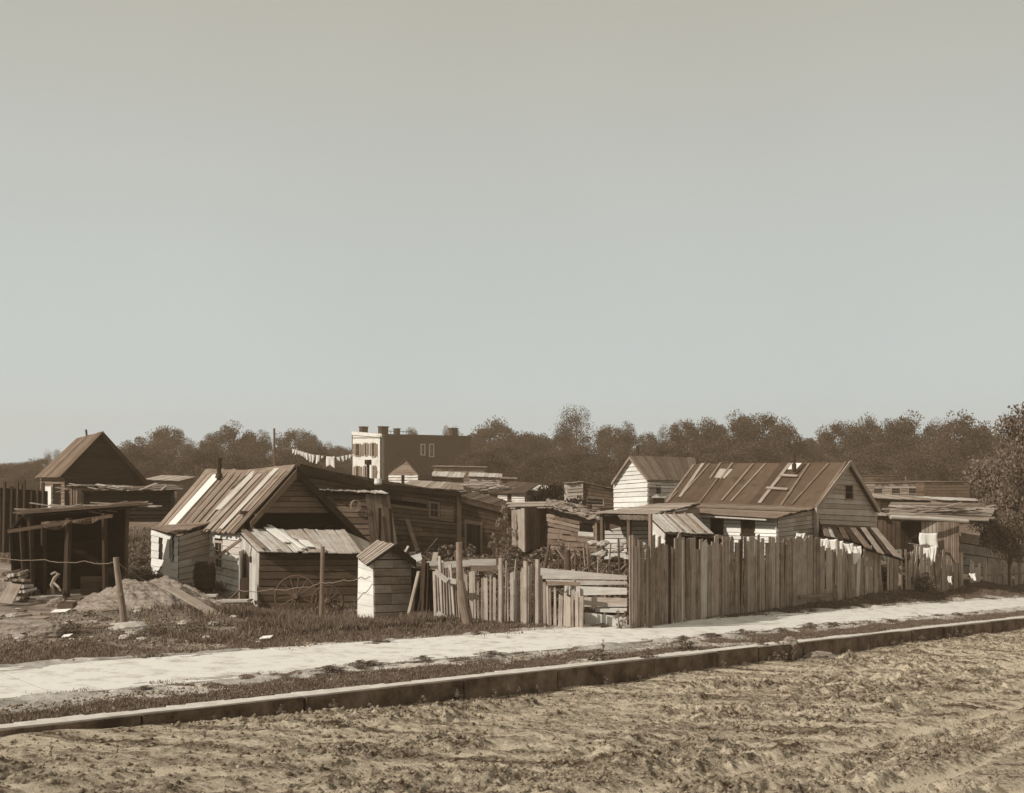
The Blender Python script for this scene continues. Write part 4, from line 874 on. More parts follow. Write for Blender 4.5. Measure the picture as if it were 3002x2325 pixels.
mb = MB(); cols(mb, Q(P(1419, 1448, 57.5), P(1538, 1446, 54.0), P(1582, 1418, 58.5), P(1496, 1413, 61.5), UP), 12, th=.03, gap=.012, rag=.06, back=0, bmi=1); mb.build('roof', ['rooft', 'dark'], S20)
boxshack('flat_shed', 'grey flat-topped shed with pale end left of the white house', 1664, 1709, 1420, 1416, 1490, 66, 4, 'shade', 'mid', 6, .0, .1)
boxshack('flat_shed', 'dark slanting shed between the bush and the white house', 1709, 1798, 1416, 1436, 1490, 66.2, 4, 'brown', 'mid', 7, .0, .1, ((1720, 1460, 1770, 1480),))
boxshack('flat_shed', 'far long low building with three square windows beyond the shaded gable', 2535, 2705, 1418, 1418, 1470, 100, 8, 'grey', 'mid', 7, .0, .1, ((2560, 1433, 2588, 1445), (2612, 1432, 2640, 1446), (2662, 1432, 2690, 1446)), cat='building')
boxshack('flat_shed', 'far dark flat building behind the plank-roofed shed at right', 2710, 2842, 1414, 1414, 1480, 98, 8, 'brown', 'mid', 8, .0, .1, cat='building')
boxshack('flat_shed', 'distant pale parapet building under the trees at right', 2655, 2842, 1398, 1396, 1420, 115, 6, 'grey', 'mid', 3, .0, .05, cat='building')
boxshack('flat_shed', 'distant dark parapet building under the trees beside the shaded gable', 2525, 2652, 1396, 1397, 1422, 112, 6, 'brown', 'mid', 3, .0, .05, cat='building')
boxshack('flat_shed', 'black-fronted shed with a thin pale roof between gable and plank-roofed shed', 2582, 2728, 1464, 1470, 1500, 60, 4, 'dark', 'grey', 4, .2)
boxshack('flat_shed', 'pale low shed end peeping over the planks by the big tree', 2770, 2930, 1468, 1474, 1510, 62, 4, 'grey', 'pale', 4, .1)
boxshack('flat_shed', 'small pale-roofed shed far off at the foot of the trees behind the black gable', 430, 520, 1408, 1412, 1460, 78, 4, 'brown', 'shade', 4, .3)
boxshack('flat_shed', 'low dark shed half hidden behind the plank awning and right yard scrub', 2545, 2640, 1512, 1518, 1640, 50, 4, 'brown', 'grey', 7, .1, .2, vert=True)
boxshack('flat_shed', 'small low shed with a tin roof between cottage and dark bush', 1545, 1600, 1440, 1444, 1500, 60, 3, 'mid', 'pale', 5, .3)
# tiny gabled hut
S13 = thing('gabled_hut', 'tiny gabled hut patched with tar cloth below the brick house', 'hut', (-7.5, 76, .5))
a, b, c_ = P(1143, 1450, 75), P(1225, 1450, 73.5), P(1264, 1450, 76.5)
at, bt_, ct, rn, rf = P(1140, 1393, 75), P(1227, 1393, 73.5), P(1266, 1391, 76.5), P(1189, 1347, 74.2), P(1238, 1354, 77.2)
q = Q(a, b, bt_, at); mb = MB(); rows(mb, q, 7, th=.03, lap=.05, gap=.03, holes=[q.rect(1178, 1398, 1188, 1430)], back=.01, bmi=1, seg=1, jit=.03, tilt=.03); mb.build('front_wall', ['white', 'void'], S13)
mb = MB(); rows(mb, Q(b, c_, ct, bt_), 6, back=.01); mb.build('side_wall', 'brown', S13)
mb = MB(); rows(mb, Q(at, bt_, rn, rn), 6, th=.04, lap=.03, back=.01); mb.build('gable', 'mid', S13)
mb = MB(); cols(mb, Q(bt_-UP*.05, ct-UP*.05, rf, rn+V3((0, -.2, .02)), UP), 8, th=.05, back=0, rag=.15); cols(mb, Q(at-UP*.05, at+V3((2, 3, 0)), rf, rn+V3((0, -.2, .02)), UP-U), 8, th=.05, back=0); mb.build('roof', 'rooft', S13)
# loose planks heaped on far roofs
def heap(label, group, x0, x1, y0, y1, Y, n, mat='pale', lmin=.6, lmax=2.2, seed=1, slope=0, w=(.08, .2), az=None):
    rr = random.Random(seed)
    for k in range(n):
        x = rr.uniform(x0, x1); f = (x-x0)/(x1-x0); y = rr.uniform(y0, y1)+slope*f; c = P(x, y, Y+rr.uniform(-.6, .9)); a = rr.uniform(-.5, .5) if az is None else az+rr.uniform(-.15, .15)
        if rr.random() < .3 and az is None: a += 1.2
        d = V3((math.cos(a), math.sin(a), rr.uniform(-.18, .22))); l = rr.uniform(lmin, lmax)
        plank('loose_plank', label, 'plank', c-d*l/2, c+d*l/2, rr.uniform(*w), .03, rr.choice([mat, 'grey', 'mid']), group)
heap('loose plank in the heap on the far shanty roofs left of the white cottage', 'planks heaped on far roofs', 1360, 1480, 1418, 1440, 57, 26, 'pale', .8, 2.4, 3)

# ---- left: dark gabled house
X0 = P(180, 1397, 48.0); xr = on(426, 1405, X0, VV); xa = on(303, 1268, X0, VV); xl = on(104, 1401, X0, -U)
S14 = thing('black_gable_house', 'tall dark house with a black gable and steep grey roof at far left', 'house', (-18, 50, .6))
xal = P(224, 1288, (xa+(xl-X0)).y)
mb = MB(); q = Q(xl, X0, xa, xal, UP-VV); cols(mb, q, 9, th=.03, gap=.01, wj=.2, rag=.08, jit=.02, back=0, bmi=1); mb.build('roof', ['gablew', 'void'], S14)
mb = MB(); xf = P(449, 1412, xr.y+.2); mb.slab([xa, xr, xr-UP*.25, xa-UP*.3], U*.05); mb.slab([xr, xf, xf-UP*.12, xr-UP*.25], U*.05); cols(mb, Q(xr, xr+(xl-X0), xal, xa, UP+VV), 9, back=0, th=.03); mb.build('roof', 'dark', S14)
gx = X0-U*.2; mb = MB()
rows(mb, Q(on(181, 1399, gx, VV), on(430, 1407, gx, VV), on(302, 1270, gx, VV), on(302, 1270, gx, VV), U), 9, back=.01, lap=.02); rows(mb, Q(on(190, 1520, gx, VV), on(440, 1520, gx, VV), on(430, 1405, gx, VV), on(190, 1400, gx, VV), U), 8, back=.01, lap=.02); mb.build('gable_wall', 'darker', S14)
q = Q(on(120, 1510, X0+VV*.3, -U), on(192, 1510, X0+VV*.3, -U), on(192, 1396, X0+VV*.3, -U), on(120, 1396, X0+VV*.3, -U), -VV); mb = MB()
hd = q.rect(157, 1430, 181, 1510); rows(mb, q, 9, lap=.03, gap=.02, holes=[hd], back=.01, bmi=1); mb.build('side_wall', ['mid', 'void'], S14)
m2 = MB(); u0, v0, u1, v1 = q.rect(138, 1426, 155, 1490); m2.slab([q.p(u0, v0)+q.n*.06, q.p(u1, v0)+q.n*.06, q.p(u1, v1)+q.n*.06, q.p(u0, v1)+q.n*.06], q.n*.03); m2.build('door', 'whiter', S14)
pipe(S14, P(255, 1284, xa.y+2.0), .42, .05, False, (-.05, 0))
# low dark range right of it
S15 = boxshack('low_range', 'long low black shed below the black gable, its roof littered with planks', 227, 500, 1444, 1440, 1530, 42, 3.5, 'darker', 'dark', 8, .0, .25, Y1=43)
heap('loose plank on the low black shed below the black gable', 'planks on the low black shed roof', 190, 520, 1424, 1440, 42.6, 36, 'pale', .4, 1.7, 5, -4)
boxshack('lit_lean_to', 'narrow board lean-to with a pale corner post left of the low black shed', 206, 229, 1428, 1430, 1500, 41.5, 1.5, 'mid', 'grey', 3, .0, .1, vert=True, cat='lean-to')
# ---- left: open post shed in front
S16 = thing('pole_shed', 'open black pole shed with a sagging tarpaulin edge and heavy slanting posts', 'shed', (-11.5, 28, .8))
posts = ((88, 1505, 93, 1745, .24, 27.0, 'dark'), (128, 1530, 128, 1742, .22, 27.3, 'dark'), (202, 1520, 194, 1742, .27, 26.6, 'dark'), (306, 1505, 309, 1735, .17, 26.8, 'dark'), (373, 1488, 368, 1690, .10, 28.8, 'brown'), (62, 1540, 74, 1740, .12, 26.9, 'dark'))
for (x0, y0, x1, y1, w, Y, mt) in posts:
    m2 = MB(); m2.bar(P(x1, y1+6, Y), P(x0, y0, Y), w, .09, U.cross(UP), 0, .75); m2.build('post', mt, S16)
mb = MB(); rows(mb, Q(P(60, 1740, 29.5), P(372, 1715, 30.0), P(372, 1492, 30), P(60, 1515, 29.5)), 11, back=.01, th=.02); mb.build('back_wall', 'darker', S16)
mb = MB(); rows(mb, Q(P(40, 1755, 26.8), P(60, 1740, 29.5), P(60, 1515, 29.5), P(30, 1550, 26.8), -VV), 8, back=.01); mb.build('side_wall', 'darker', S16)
mb = MB(); rows(mb, Q(P(236, 1748, 27.0), P(300, 1738, 27.2), P(300, 1690, 27.2), P(236, 1690, 27.0)), 3, back=.01); mb.build('low_boards', 'dark', S16)
mb = MB(); rq = Q(P(70, 1512, 26.7), P(405, 1486, 27.6), P(400, 1478, 30.3), P(76, 1500, 29.8), UP); rows(mb, rq, 8, th=.03, gap=.02, rag=.4, jit=.08, back=.0, bmi=1, tilt=.05); mb.build('roof', ['brown', 'darker'], S16)
mb = MB(); mb.bar(P(24, 1558, 26.3), P(330, 1512, 26.6), .1, .09, UP); mb.build('beam', 'brown', S16)
mb = MB(); n_ = 14
tp = [P(110+i*(215-110)/n_, 1532-8*math.sin(i/n_*3.1)*0, 26.5) for i in range(n_+1)]
for (xa_, xb_, ya_, yb_, sag) in ((120, 208, 1530, 1524, 22), (212, 300, 1524, 1516, 12)):
    for i in range(n_):
        f0, f1 = i/n_, (i+1)/n_; t0, t1 = P(lerp(xa_, xb_, f0), lerp(ya_, yb_, f0), 26.45), P(lerp(xa_, xb_, f1), lerp(ya_, yb_, f1), 26.45)
        d0, d1 = .04+sag/110*math.sin(math.pi*f0), .04+sag/110*math.sin(math.pi*f1)
        mb.slab([t0, t1, t1-UP*d1-V3((0, .12*math.sin(f1*9), 0)), t0-UP*d0-V3((0, .12*math.sin(f0*9), 0))], V3((0, .01, 0)))
mb.build('tarpaulin', 'brown', S16)
heap('loose weathered plank lying along the roof of the pole shed', 'planks on the pole shed roof', 110, 380, 1492, 1500, 28.4, 22, 'grey', .8, 2.2, 9, -14, (.06, .16), .05)
# far-left board fence
S17 = thing('board_fence', 'rough dark fence of tall broken boards at the left edge behind the pole shed', 'fence', (-15, 32, .8))
mb = MB()
for (x, yt, w) in ((14, 1412, .2), (34, 1425, .2), (50, 1411, .28), (70, 1409, .26), (92, 1440, .2), (110, 1437, .2), (126, 1415, .2)):
    mb.bar(P(x-4, 1620, 33+random.uniform(-.1, .1)), P(x, yt, 33), w, .04, U.cross(UP))
mb.build('board_panel', 'dark', S17); mb = MB(); rows(mb, Q(P(0, 1620, 33.3), P(140, 1620, 34), P(140, 1440, 34), P(0, 1430, 33.3)), 8, back=.01, jit=.03); mb.build('rail', 'darker', S17)

# ---- right side: plank roofed shed and yard
S18 = thing('plank_roof_shed', 'wide shed with a jumbled plank roof and long white eave beam right of the gable', 'shed', (18, 44, -.8))
mb = MB(); rq = Q(P(2610, 1520, 42.6), P(2885, 1530, 43.5), P(2900, 1482, 49), P(2640, 1478, 48.5), UP)
rows(mb, rq, 9, th=.04, gap=.03, rag=.5, jit=.08, back=0, bmi=1, tilt=.08); mb.build('roof', ['grey', 'dark'], S18)
mb = MB(); mb.tube([P(2611, 1516, 42.4), P(2725, 1520, 42.5), P(2838, 1528, 42.8)], [.09, .08, .07], 8); mb.build('eave_beam', 'pale', S18)
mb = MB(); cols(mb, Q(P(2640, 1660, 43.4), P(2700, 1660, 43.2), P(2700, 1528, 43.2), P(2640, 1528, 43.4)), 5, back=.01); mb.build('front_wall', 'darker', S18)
mb = MB(); cols(mb, Q(P(2700, 1660, 43.2), P(2752, 1655, 43.1), P(2752, 1530, 43.1), P(2700, 1530, 43.2)), 5, gap=.015, back=.01, bmi=1); mb.build('front_wall', ['grey', 'void'], S18)
mb = MB(); cols(mb, Q(P(2752, 1655, 43.1), P(2812, 1650, 43.0), P(2812, 1532, 43.0), P(2752, 1530, 43.1)), 9, gap=.012, back=.01, bmi=1); mb.build('front_wall', ['mid', 'void'], S18)
heap('loose plank on top of the wide jumbled shed roof at right', 'planks on the jumbled shed roof', 2630, 2870, 1482, 1512, 44.6, 34, 'pale', 1., 3.2, 12, -4, (.08, .2), .15)
S19 = thing('board_wall', 'low wall of long pale horizontal boards under the big tree at right', 'fence', (24, 53, -1.4))
mb = MB(); rows(mb, Q(P(2812, 1680, 50.0), P(3040, 1705, 56.0), P(3040, 1600, 56.0), P(2812, 1560, 50)), 4, th=.03, lap=.04, gap=.03, rag=.1, back=.01, bmi=1, jit=.04, seg=3); mb.build('board_panel', ['shade', 'void'], S19)

# ================================================================= fences
def picket_run(par, pts, n, hts, mat='picket', wj=.4, lean=.04, th=.025, rag=.12, gapp=.02, skip=.03, seed=2, name='board_panel', wmul=1., skipz=()):
    """pts: list of (px, base py, Y); boards run along this line; hts: list of (px, top py)"""
    rr = random.Random(seed); xs = [p[0] for p in pts]
    tot = xs[-1]-xs[0]; ws = [1+rr.uniform(-wj, wj) for _ in range(n)]; s = sum(ws); x = xs[0]; mb = MB()
    def base(x):
        for i in range(len(pts)-1):
            if x <= pts[i+1][0] or i == len(pts)-2:
                f = (x-pts[i][0])/(pts[i+1][0]-pts[i][0]); return P(x, lerp(pts[i][1], pts[i+1][1], f), lerp(pts[i][2], pts[i+1][2], f))
    def top(x):
        for i in range(len(hts)-1):
            if x <= hts[i+1][0] or i == len(hts)-2:
                f = (x-hts[i][0])/(hts[i+1][0]-hts[i][0]); return lerp(hts[i][1], hts[i+1][1], f)
    for i in range(n):
        x1 = x+ws[i]/s*tot; 
        if rr.random() < skip or any(a < (x+x1)/2 < b for a, b in skipz): x = x1; continue
        a, b = base(x), base(x1); d = (b-a); d.z = 0; L_ = d.length; d.normalize(); nn = V3((d.y, -d.x, 0))
        if nn.y > 0: nn = -nn
        Hh = ZC-(top((x+x1)/2)-HY)/F*a.y-a.z+rr.uniform(-rag, rag); g = .014+gapp*rr.uniform(0, 1.6); ln = rr.uniform(-lean, lean)*Hh; o = rr.choice([0, .03])+rr.uniform(0, .012)
        b0, b1 = a+d*g*.5, a+d*(L_-g*.5)*1.0
        sl = rr.uniform(-.5, .5)*.12; kind = rr.random()
        t0 = b0+UP*Hh+d*ln; t1 = b1+UP*(Hh+sl)+d*ln; off = nn*o; dn = UP*-.15
        if kind < .05: mid = (t0+t1)/2+UP*.12; q = [b0+off+dn, t0+off, mid+off, t1+off, b1+off+dn]
        elif kind < .11: mid = lerp(t0, t1, .45)-UP*rr.uniform(.06, .25); q = [b0+off+dn, t0+off, mid+off, t1+off, b1+off+dn]
        else: q = [b0+off+dn, t0+off, t1+off, b1+off+dn]
        mb.slab(q, nn*th*rr.uniform(.7, 1.4)); x = x1
    return mb.build(name, mat, par)
FT = thing('tall_fence', 'tall fence of weathered upright boards running right from the gate to the laundry yard', 'fence', P(1840, 1842, 24))
base1 = [(1839, 1843, 23.9), (1950, 1840, 25.3), (2056, 1827, 27.4), (2201, 1795, 29.9), (2343, 1765, 32.6), (2466, 1750, 34.9), (2592, 1738, 37.6), (2764, 1728, 42.2), (2835, 1722, 44.2)]
def seg_between(x0, x1):
    out = []; 
    for i in range(len(base1)-1):
        a, b = base1[i], base1[i+1]
        for x in ([x0] if a[0] <= x0 < b[0] else [])+([b[0]] if x0 < b[0] < x1 else [])+([x1] if a[0] < x1 <= b[0] else []):
            f = (x-a[0])/(b[0]-a[0]); out.append((x, lerp(a[1], b[1], f), lerp(a[2], b[2], f)))
    return out
s0 = seg_between(1839, 2060); picket_run(FT, s0, 22, [(1839, 1585), (1900, 1590), (1945, 1596), (2060, 1592)], 'fence', seed=4, rag=.17, lean=.012, gapp=.02, skip=0)
s0 = seg_between(2060, 2330); picket_run(FT, s0, 31, [(2060, 1584), (2200, 1580), (2330, 1582)], 'fence', seed=5, rag=.12, lean=.01, gapp=.006, skip=0)
s0 = seg_between(2330, 2400); picket_run(FT, s0, 6, [(2330, 1573), (2400, 1574)], 'fence', seed=6, rag=.03, lean=.01, gapp=.006, skip=0)
s0 = seg_between(2400, 2530); picket_run(FT, s0, 14, [(2400, 1592), (2420, 1607), (2520, 1622)], 'fence', seed=7, rag=.12, lean=.02, gapp=.02, skip=0)
s0 = seg_between(2530, 2650); picket_run(FT, s0, 13, [(2530, 1595), (2560, 1600), (2590, 1620), (2650, 1622)], 'fence', seed=8, rag=.2, lean=.05, gapp=.05, skip=.06)
s0 = seg_between(2650, 2834); picket_run(FT, s0, 26, [(2650, 1620), (2740, 1615), (2780, 1635), (2834, 1630)], 'fence', seed=9, rag=.3, lean=.06, gapp=.06, skip=.08)
rb = random.Random(44)
for (x0, yt, w_, mt, ln) in ((1992, 1583, .26, 'pale', .0), (2062, 1590, .26, 'pale', .01), (1871, 1576, .12, 'mid', -.03), (1962, 1600, .10, 'dark', .0), (2120, 1590, .18, 'mid', .0), (2168, 1585, .10, 'dark', .02), (2237, 1578, .14, 'grey', -.01), (2300, 1590, .12, 'mid', .04), (2362, 1575, .2, 'mid', .0), (2513, 1632, .2, 'pale', .03), (2520, 1598, .12, 'mid', -.06), (2585, 1600, .18, 'mid', -.08), (2676, 1600, .14, 'grey', .1), (2745, 1605, .2, 'mid', -.1)):
    for i in range(len(base1)-1):
        if base1[i][0] <= x0 < base1[i+1][0]: f = (x0-base1[i][0])/(base1[i+1][0]-base1[i][0]); Yb = lerp(base1[i][2], base1[i+1][2], f)-.10; yb = lerp(base1[i][1], base1[i+1][1], f); break
    a = P(x0, yb+4, Yb); b = P(x0, yt, Yb)+V3((ln*2, 0, 0)); mb = MB(); mb.bar(a, b, w_, .03, U.cross(UP).cross(UP) if False else V3((.64, -.77, 0))); mb.build('odd_board', mt, FT)
for yy in (.35, 1.55):
    mb = MB()
    for i in range(len(base1)-1):
        a, b = P(*base1[i])+UP*yy, P(*base1[i+1])+UP*(yy if base1[i+1][0] < 2500 else yy*.8); back_ = V3((-.05, .1, 0)); mb.bar(a+back_, b+back_, .05, .09, UP)
    mb.build('rail', 'brown', FT)
mb = MB(); mb.bar(P(1907, 1845, 24.3)-UP*.1, P(1907, 1506, 24.5), .07, .07, U); mb.build('post', 'mid', FT)
mb = MB(); mb.bar(P(2457, 1752, 34.3)-UP*.1, P(2455, 1585, 34.5), .11, .05, U); mb.build('post', 'grey', FT)
for (x0, x1) in ((2345, 2450),):
    mb = MB(); mb.bar(P(x0, 1752, 32.3), P(x1, 1742, 34.3), .03, .1, UP); mb.build('foot_board', 'mid', FT)
# low pickets at the far right
FR = thing('low_pickets', 'low ragged picket fence at the right edge under the big tree', 'fence', P(2880, 1718, 47))
picket_run(FR, [(2838, 1722, 44.4), (2925, 1716, 47.5), (3040, 1709, 51.5)], 26, [(2838, 1652), (2900, 1655), (3040, 1645)], 'picket', seed=13, rag=.22, lean=.05, gapp=.10, skip=.12)
mb = MB(); mb.bar(P(2838, 1690, 44.6), P(3040, 1678, 51.7), .05, .07, UP); mb.build('rail', 'mid', FR)
# middle picket fence
FM = thing('picket_fence', 'low uneven fence of split pickets between the privy and the gate', 'fence', P(1500, 1830, 24.5))
picket_run(FM, [(1345, 1822, 24.9), (1579, 1838, 24.2), (1713, 1848, 23.7)], 34, [(1345, 1668), (1400, 1678), (1408, 1696), (1448, 1695), (1460, 1650), (1478, 1645), (1500, 1672), (1540, 1672), (1578, 1640), (1590, 1700), (1650, 1745), (1680, 1735), (1713, 1750)], 'picket', seed=14, rag=.08, lean=.03, gapp=.014, skip=.0)
for y0, y1 in ((1700, 1712), (1795, 1815)):
    mb = MB(); mb.bar(P(1345, y0, 25.05), P(1700, y1, 23.9), .04, .08, UP); mb.build('rail', 'mid', FM)
for (xa_, xb_, yt, yb) in ((1462, 1474, 1636, 1838), (1538, 1544, 1645, 1838), (1571, 1580, 1640, 1840), (1678, 1686, 1700, 1848)):
    mb = MB(); a = P((xa_+xb_)/2, yb, 24.1); mb.bar(a-UP*.1, P((xa_+xb_)/2, yt, 24.1), .10, .05, UP.cross(U)); mb.build('post', 'picket', FM)
# leaning gate panel
FG = thing('askew_gate', 'narrow picket gate panel leaning askew beside the thick log post', 'gate', P(1300, 1815, 24.6))
mb = MB()
for (x0, yb, x1, yt, w) in ((1277, 1806, 1273, 1675, .09), (1286, 1806, 1280, 1668, .08), (1295, 1810, 1288, 1630, .09), (1303, 1812, 1297, 1650, .08), (1311, 1814, 1306, 1665, .08), (1321, 1820, 1313, 1672, .07), (1331, 1820, 1319, 1655, .10), (1340, 1822, 1330, 1690, .07), (1347, 1822, 1338, 1692, .08)):
    mb.bar(P(x0, yb, 24.5), P(x1, yt, 24.7), w, .03, U.cross(UP))
mb.build('board_panel', 'picket', FG)
for (a_, b_) in (((1277, 1675), (1312, 1704)), ((1282, 1796), (1316, 1819)), ((1312, 1700), (1338, 1706))):
    mb = MB(); mb.bar(P(*a_, 24.4), P(*b_, 24.35), .05, .12, UP); mb.build('rail', 'pale', FG)
# dark broken boards between privy and gate panel
FD = thing('broken_fence', 'dark broken fence boards slumped between the privy and the picket gate', 'fence', P(1240, 1810, 25.5))
mb = MB()
for (x0, yb, x1, yt, w) in ((1208, 1806, 1222, 1690, .12), (1222, 1810, 1238, 1720, .1), (1236, 1812, 1243, 1640, .16), (1248, 1812, 1252, 1650, .14), (1258, 1812, 1258, 1690, .12), (1268, 1812, 1262, 1700, .12)):
    mb.bar(P(x0, yb, 25.5), P(x1, yt, 25.7), w, .04, U.cross(UP))
mb.build('board_panel', 'dark', FD); mb = MB(); rows(mb, Q(P(1206, 1812, 26), P(1275, 1812, 26), P(1275, 1672, 26), P(1206, 1665, 26)), 4, back=.01); mb.build('rail', 'darker', FD)
mb = MB(); mb.bar(P(1196, 1810, 25.0), P(1228, 1675, 25.4), .10, .04, U.cross(UP)); mb.build('brace', 'grey', FD)
# pale boards lying on top behind pickets
for (x0, y0, x1, y1, w, Y, mt) in ((1205, 1640, 1236, 1632, .18, 26.2, 'whiter'), (1206, 1655, 1300, 1650, .12, 26.0, 'pale'), (1300, 1657, 1378, 1650, .16, 25.9, 'pale'), (1378, 1648, 1454, 1648, .16, 25.8, 'pale'), (1380, 1668, 1460, 1664, .13, 25.6, 'mid')):
    plank('rail_board', 'wide pale rail board laid across the top behind the split pickets', 'board', P(x0, y0, Y), P(x1, y1, Y), .04, w, mt, 'rail boards behind the pickets', UP)
# horizontal board gate
FH = thing('board_barrier', 'barrier of wide horizontal boards closing the gap beside the tall fence', 'gate', P(1775, 1850, 24.2))
mb = MB()
for (x0, yt0, yb0, x1, yt1, yb1, Y) in ((1583, 1665, 1697, 1838, 1688, 1700, 24.9), (1600, 1700, 1716, 1838, 1704, 1714, 24.85), (1690, 1719, 1745, 1838, 1724, 1743, 24.6), (1655, 1716, 1740, 1700, 1722, 1752, 24.8), (1712, 1751, 1779, 1838, 1754, 1779, 24.5), (1745, 1781, 1794, 1838, 1783, 1797, 24.5), (1715, 1796, 1830, 1838, 1810, 1840, 24.3), (1716, 1833, 1848, 1838, 1842, 1850, 24.35)):
    mb.slab([P(x0, yb0, Y), P(x1, yb1, Y-.3), P(x1, yt1, Y-.3), P(x0, yt0, Y)], V3((.1, .35, 0)).normalized()*.03)
mb.build('board_panel', 'pale', FH)
for x, yt in ((1722, 1745), (1775, 1700)):
    mb = MB(); mb.bar(P(x, 1850, 24.9), P(x, yt, 24.95), .09, .09, U); mb.build('post', 'mid', FH)
# log posts
def logpost(label, pts, rad, mat='post', stub=None):
    mb = MB(); mb.tube([P(*p) for p in pts], [q_*.85 for q_ in rad], 12)
    if stub: mb.tube([P(*stub[0]), P(*stub[1])], [.05, .03], 8)
    mb_o = mb.build('fence_post', mat); recenter(mb_o); return tag(mb_o, label, 'fence post')
logpost('crooked log fence post with knots standing on the dirt left of the rock', [(366, 1845, 21.0), (360, 1790, 21.0), (350, 1720, 21.0), (342, 1660, 21.0), (340, 1634, 21.0)], [.085, .08, .075, .065, .07], stub=((356, 1745, 20.98), (344, 1732, 20.95)))
logpost('straight fence post with a nail standing before the two wagon wheels', [(942, 1812, 25.4), (944, 1700, 25.4), (946, 1602, 25.4)], [.065, .06, .06], 'mid')
logpost('thick bark-covered log post leaning among the pickets', [(1372, 1838, 23.9), (1360, 1780, 23.9), (1348, 1700, 23.9), (1346, 1640, 23.9), (1346, 1590, 23.9)], [.13, .125, .1, .085, .09], 'post')
for (x, y0, y1, Y, r) in ((1665, 1690, 1612, 29, .12), (1690, 1690, 1625, 30, .05), (1640, 1690, 1625, 30, .03), (1318, 1625, 1612, 31, .08), (1728, 1690, 1610, 29, .03), (1816, 1680, 1580, 29, .04)):
    logpost('short dark stake standing in the weedy garden behind the fence', [(x, y0, Y), (x-3, y1, Y)], [r, r*.9], 'brown')['group'] = 'stakes in the weedy garden'
mb = MB(); mb.tube([P(1592, 1680, 28.5), P(1600, 1650, 28.5), P(1612, 1595, 28.4)], [.06, .055, .03], 8); tag(recenter(mb.build('dead_branch', 'bark')), 'leaning forked dead branch standing in the garden', 'branch')
# wire strands
def wire(label, pts, r=.008):
    mb = MB(); pp_ = []
    for i in range(len(pts)-1):
        a, b = P(*pts[i]), P(*pts[i+1]); n = 10
        for k in range(n): f = k/n; pp_.append(lerp(a, b, f)+V3((0, 0, -.05*math.sin(math.pi*f)+random.uniform(-.012, .012))))
    pp_.append(P(*pts[-1])); mb.tube(pp_, r, 5, False); return tag(recenter(mb.build('wire_strand', 'wire')), label, 'wire')
wire('rusty wire strand running from the left edge to the crooked log post', [(-20, 1630, 22), (120, 1640, 21.6), (250, 1645, 21.2), (336, 1648, 21.0)])
wire('slack wire strand drooping from the crooked post onto the rock', [(346, 1648, 21.0), (395, 1680, 23), (438, 1704, 25.5)], .009)
wire('twisted wire strand strung in front of the wagon wheels', [(700, 1730, 25.8), (800, 1727, 25.6), (870, 1722, 25.5), (945, 1707, 25.35), (1005, 1700, 25.2), (1060, 1692, 25.05), (1085, 1690, 25)], .011)

# ================================================================= objects in the yard
def wheel(label, px, py, Y, rad, n, yaw, tilt=.12):
    c = P(px, py, Y); c.z = max(c.z, G(c.x, c.y)+rad*.93)
    r_ = thing('wagon_wheel', label, 'wagon wheel', c); ax = V3((math.cos(yaw), math.sin(yaw), 0)); upv = (UP*math.cos(tilt)+V3((-ax.y, ax.x, 0))*math.sin(tilt))
    pt = lambda a, r: c+(ax*math.cos(a)+upv*math.sin(a))*r
    mb = MB(); mb.tube([pt(a, rad) for a in np.linspace(0, 2*math.pi, 40)], .028, 8, False); mb.build('rim', 'brown', r_)
    mb = MB(); mb.tube([pt(a, rad+.028) for a in np.linspace(0, 2*math.pi, 40)], .012, 6, False); mb.build('tyre', 'iron', r_)
    nrm = ax.cross(upv); mb = MB(); mb.tube([c-nrm*.12, c-nrm*.06, c+nrm*.06, c+nrm*.12], [.06, .085, .085, .06], 12); mb.build('hub', 'brown', r_)
    for k in range(n):
        a = 2*math.pi*k/n+.1; mb = MB(); mb.tube([pt(a, .07), pt(a, rad)], [.02, .014], 6, False); mb.build('spoke', 'brown', r_)
    return r_
wheel('large wooden wagon wheel leaning on the shed wall, larger of the two wheels', 868, 1752, 27.2, .55, 14, .05)
wheel('smaller wooden wagon wheel leaning on the shed wall behind the straight post', 960, 1772, 27.0, .40, 12, .35)
# barrel
bc = groundpt(600, 1722); bc = P(600, 1716, 29.6); S = thing('barrel', 'dark wooden barrel standing by the shack side window', 'barrel', bc)
mb = MB(); mb.tube([bc-UP*.12+UP*z for z in (0, .2, .42, .62, .8)], [.25, .295, .31, .295, .25], 20); mb.build('staves', 'dark', S, True)
for z in (.08, .28, .52, .7):
    mb = MB(); r = .27+.05*math.sin(math.pi*(z)/.8)+.008; mb.tube([bc+UP*(z-.12), bc+UP*(z-.08)], [r, r], 20, False); mb.build('hoop', 'iron', S)
plank('leaning_pole', 'rough pole propped from the barrel to the lean-to roof corner', 'pole', P(612, 1650, 29.0), P(706, 1582, 28.6), .07, .07, 'mid')
plank('leaning_plank', 'wide grey plank lying down the slope of the rock outcrop', 'plank', P(502, 1726, 24.5), P(676, 1828, 23.0), .27, .05, 'grey')
plank('stick', 'thin dark stick propped by the open shed door', 'stick', P(643, 1785, 26.5), P(700, 1732, 27.6), .05, .04, 'brown')
plank('leaning_board', 'short board leaning against the bright end wall of the shack', 'board', P(486, 1715, 30.1), P(490, 1640, 30.6), .20, .03, 'pale', None, U)
plank('stick', 'dark stick leaning on the bright end wall of the shack', 'stick', P(452, 1705, 30.4), P(473, 1660, 30.8), .03, .03, 'brown')
plank('upright_board', 'dark board standing beside the open shed door', 'board', P(716, 1790, 27.6), P(716, 1695, 27.9), .24, .04, 'dark', None, V3((0, 1, 0)))
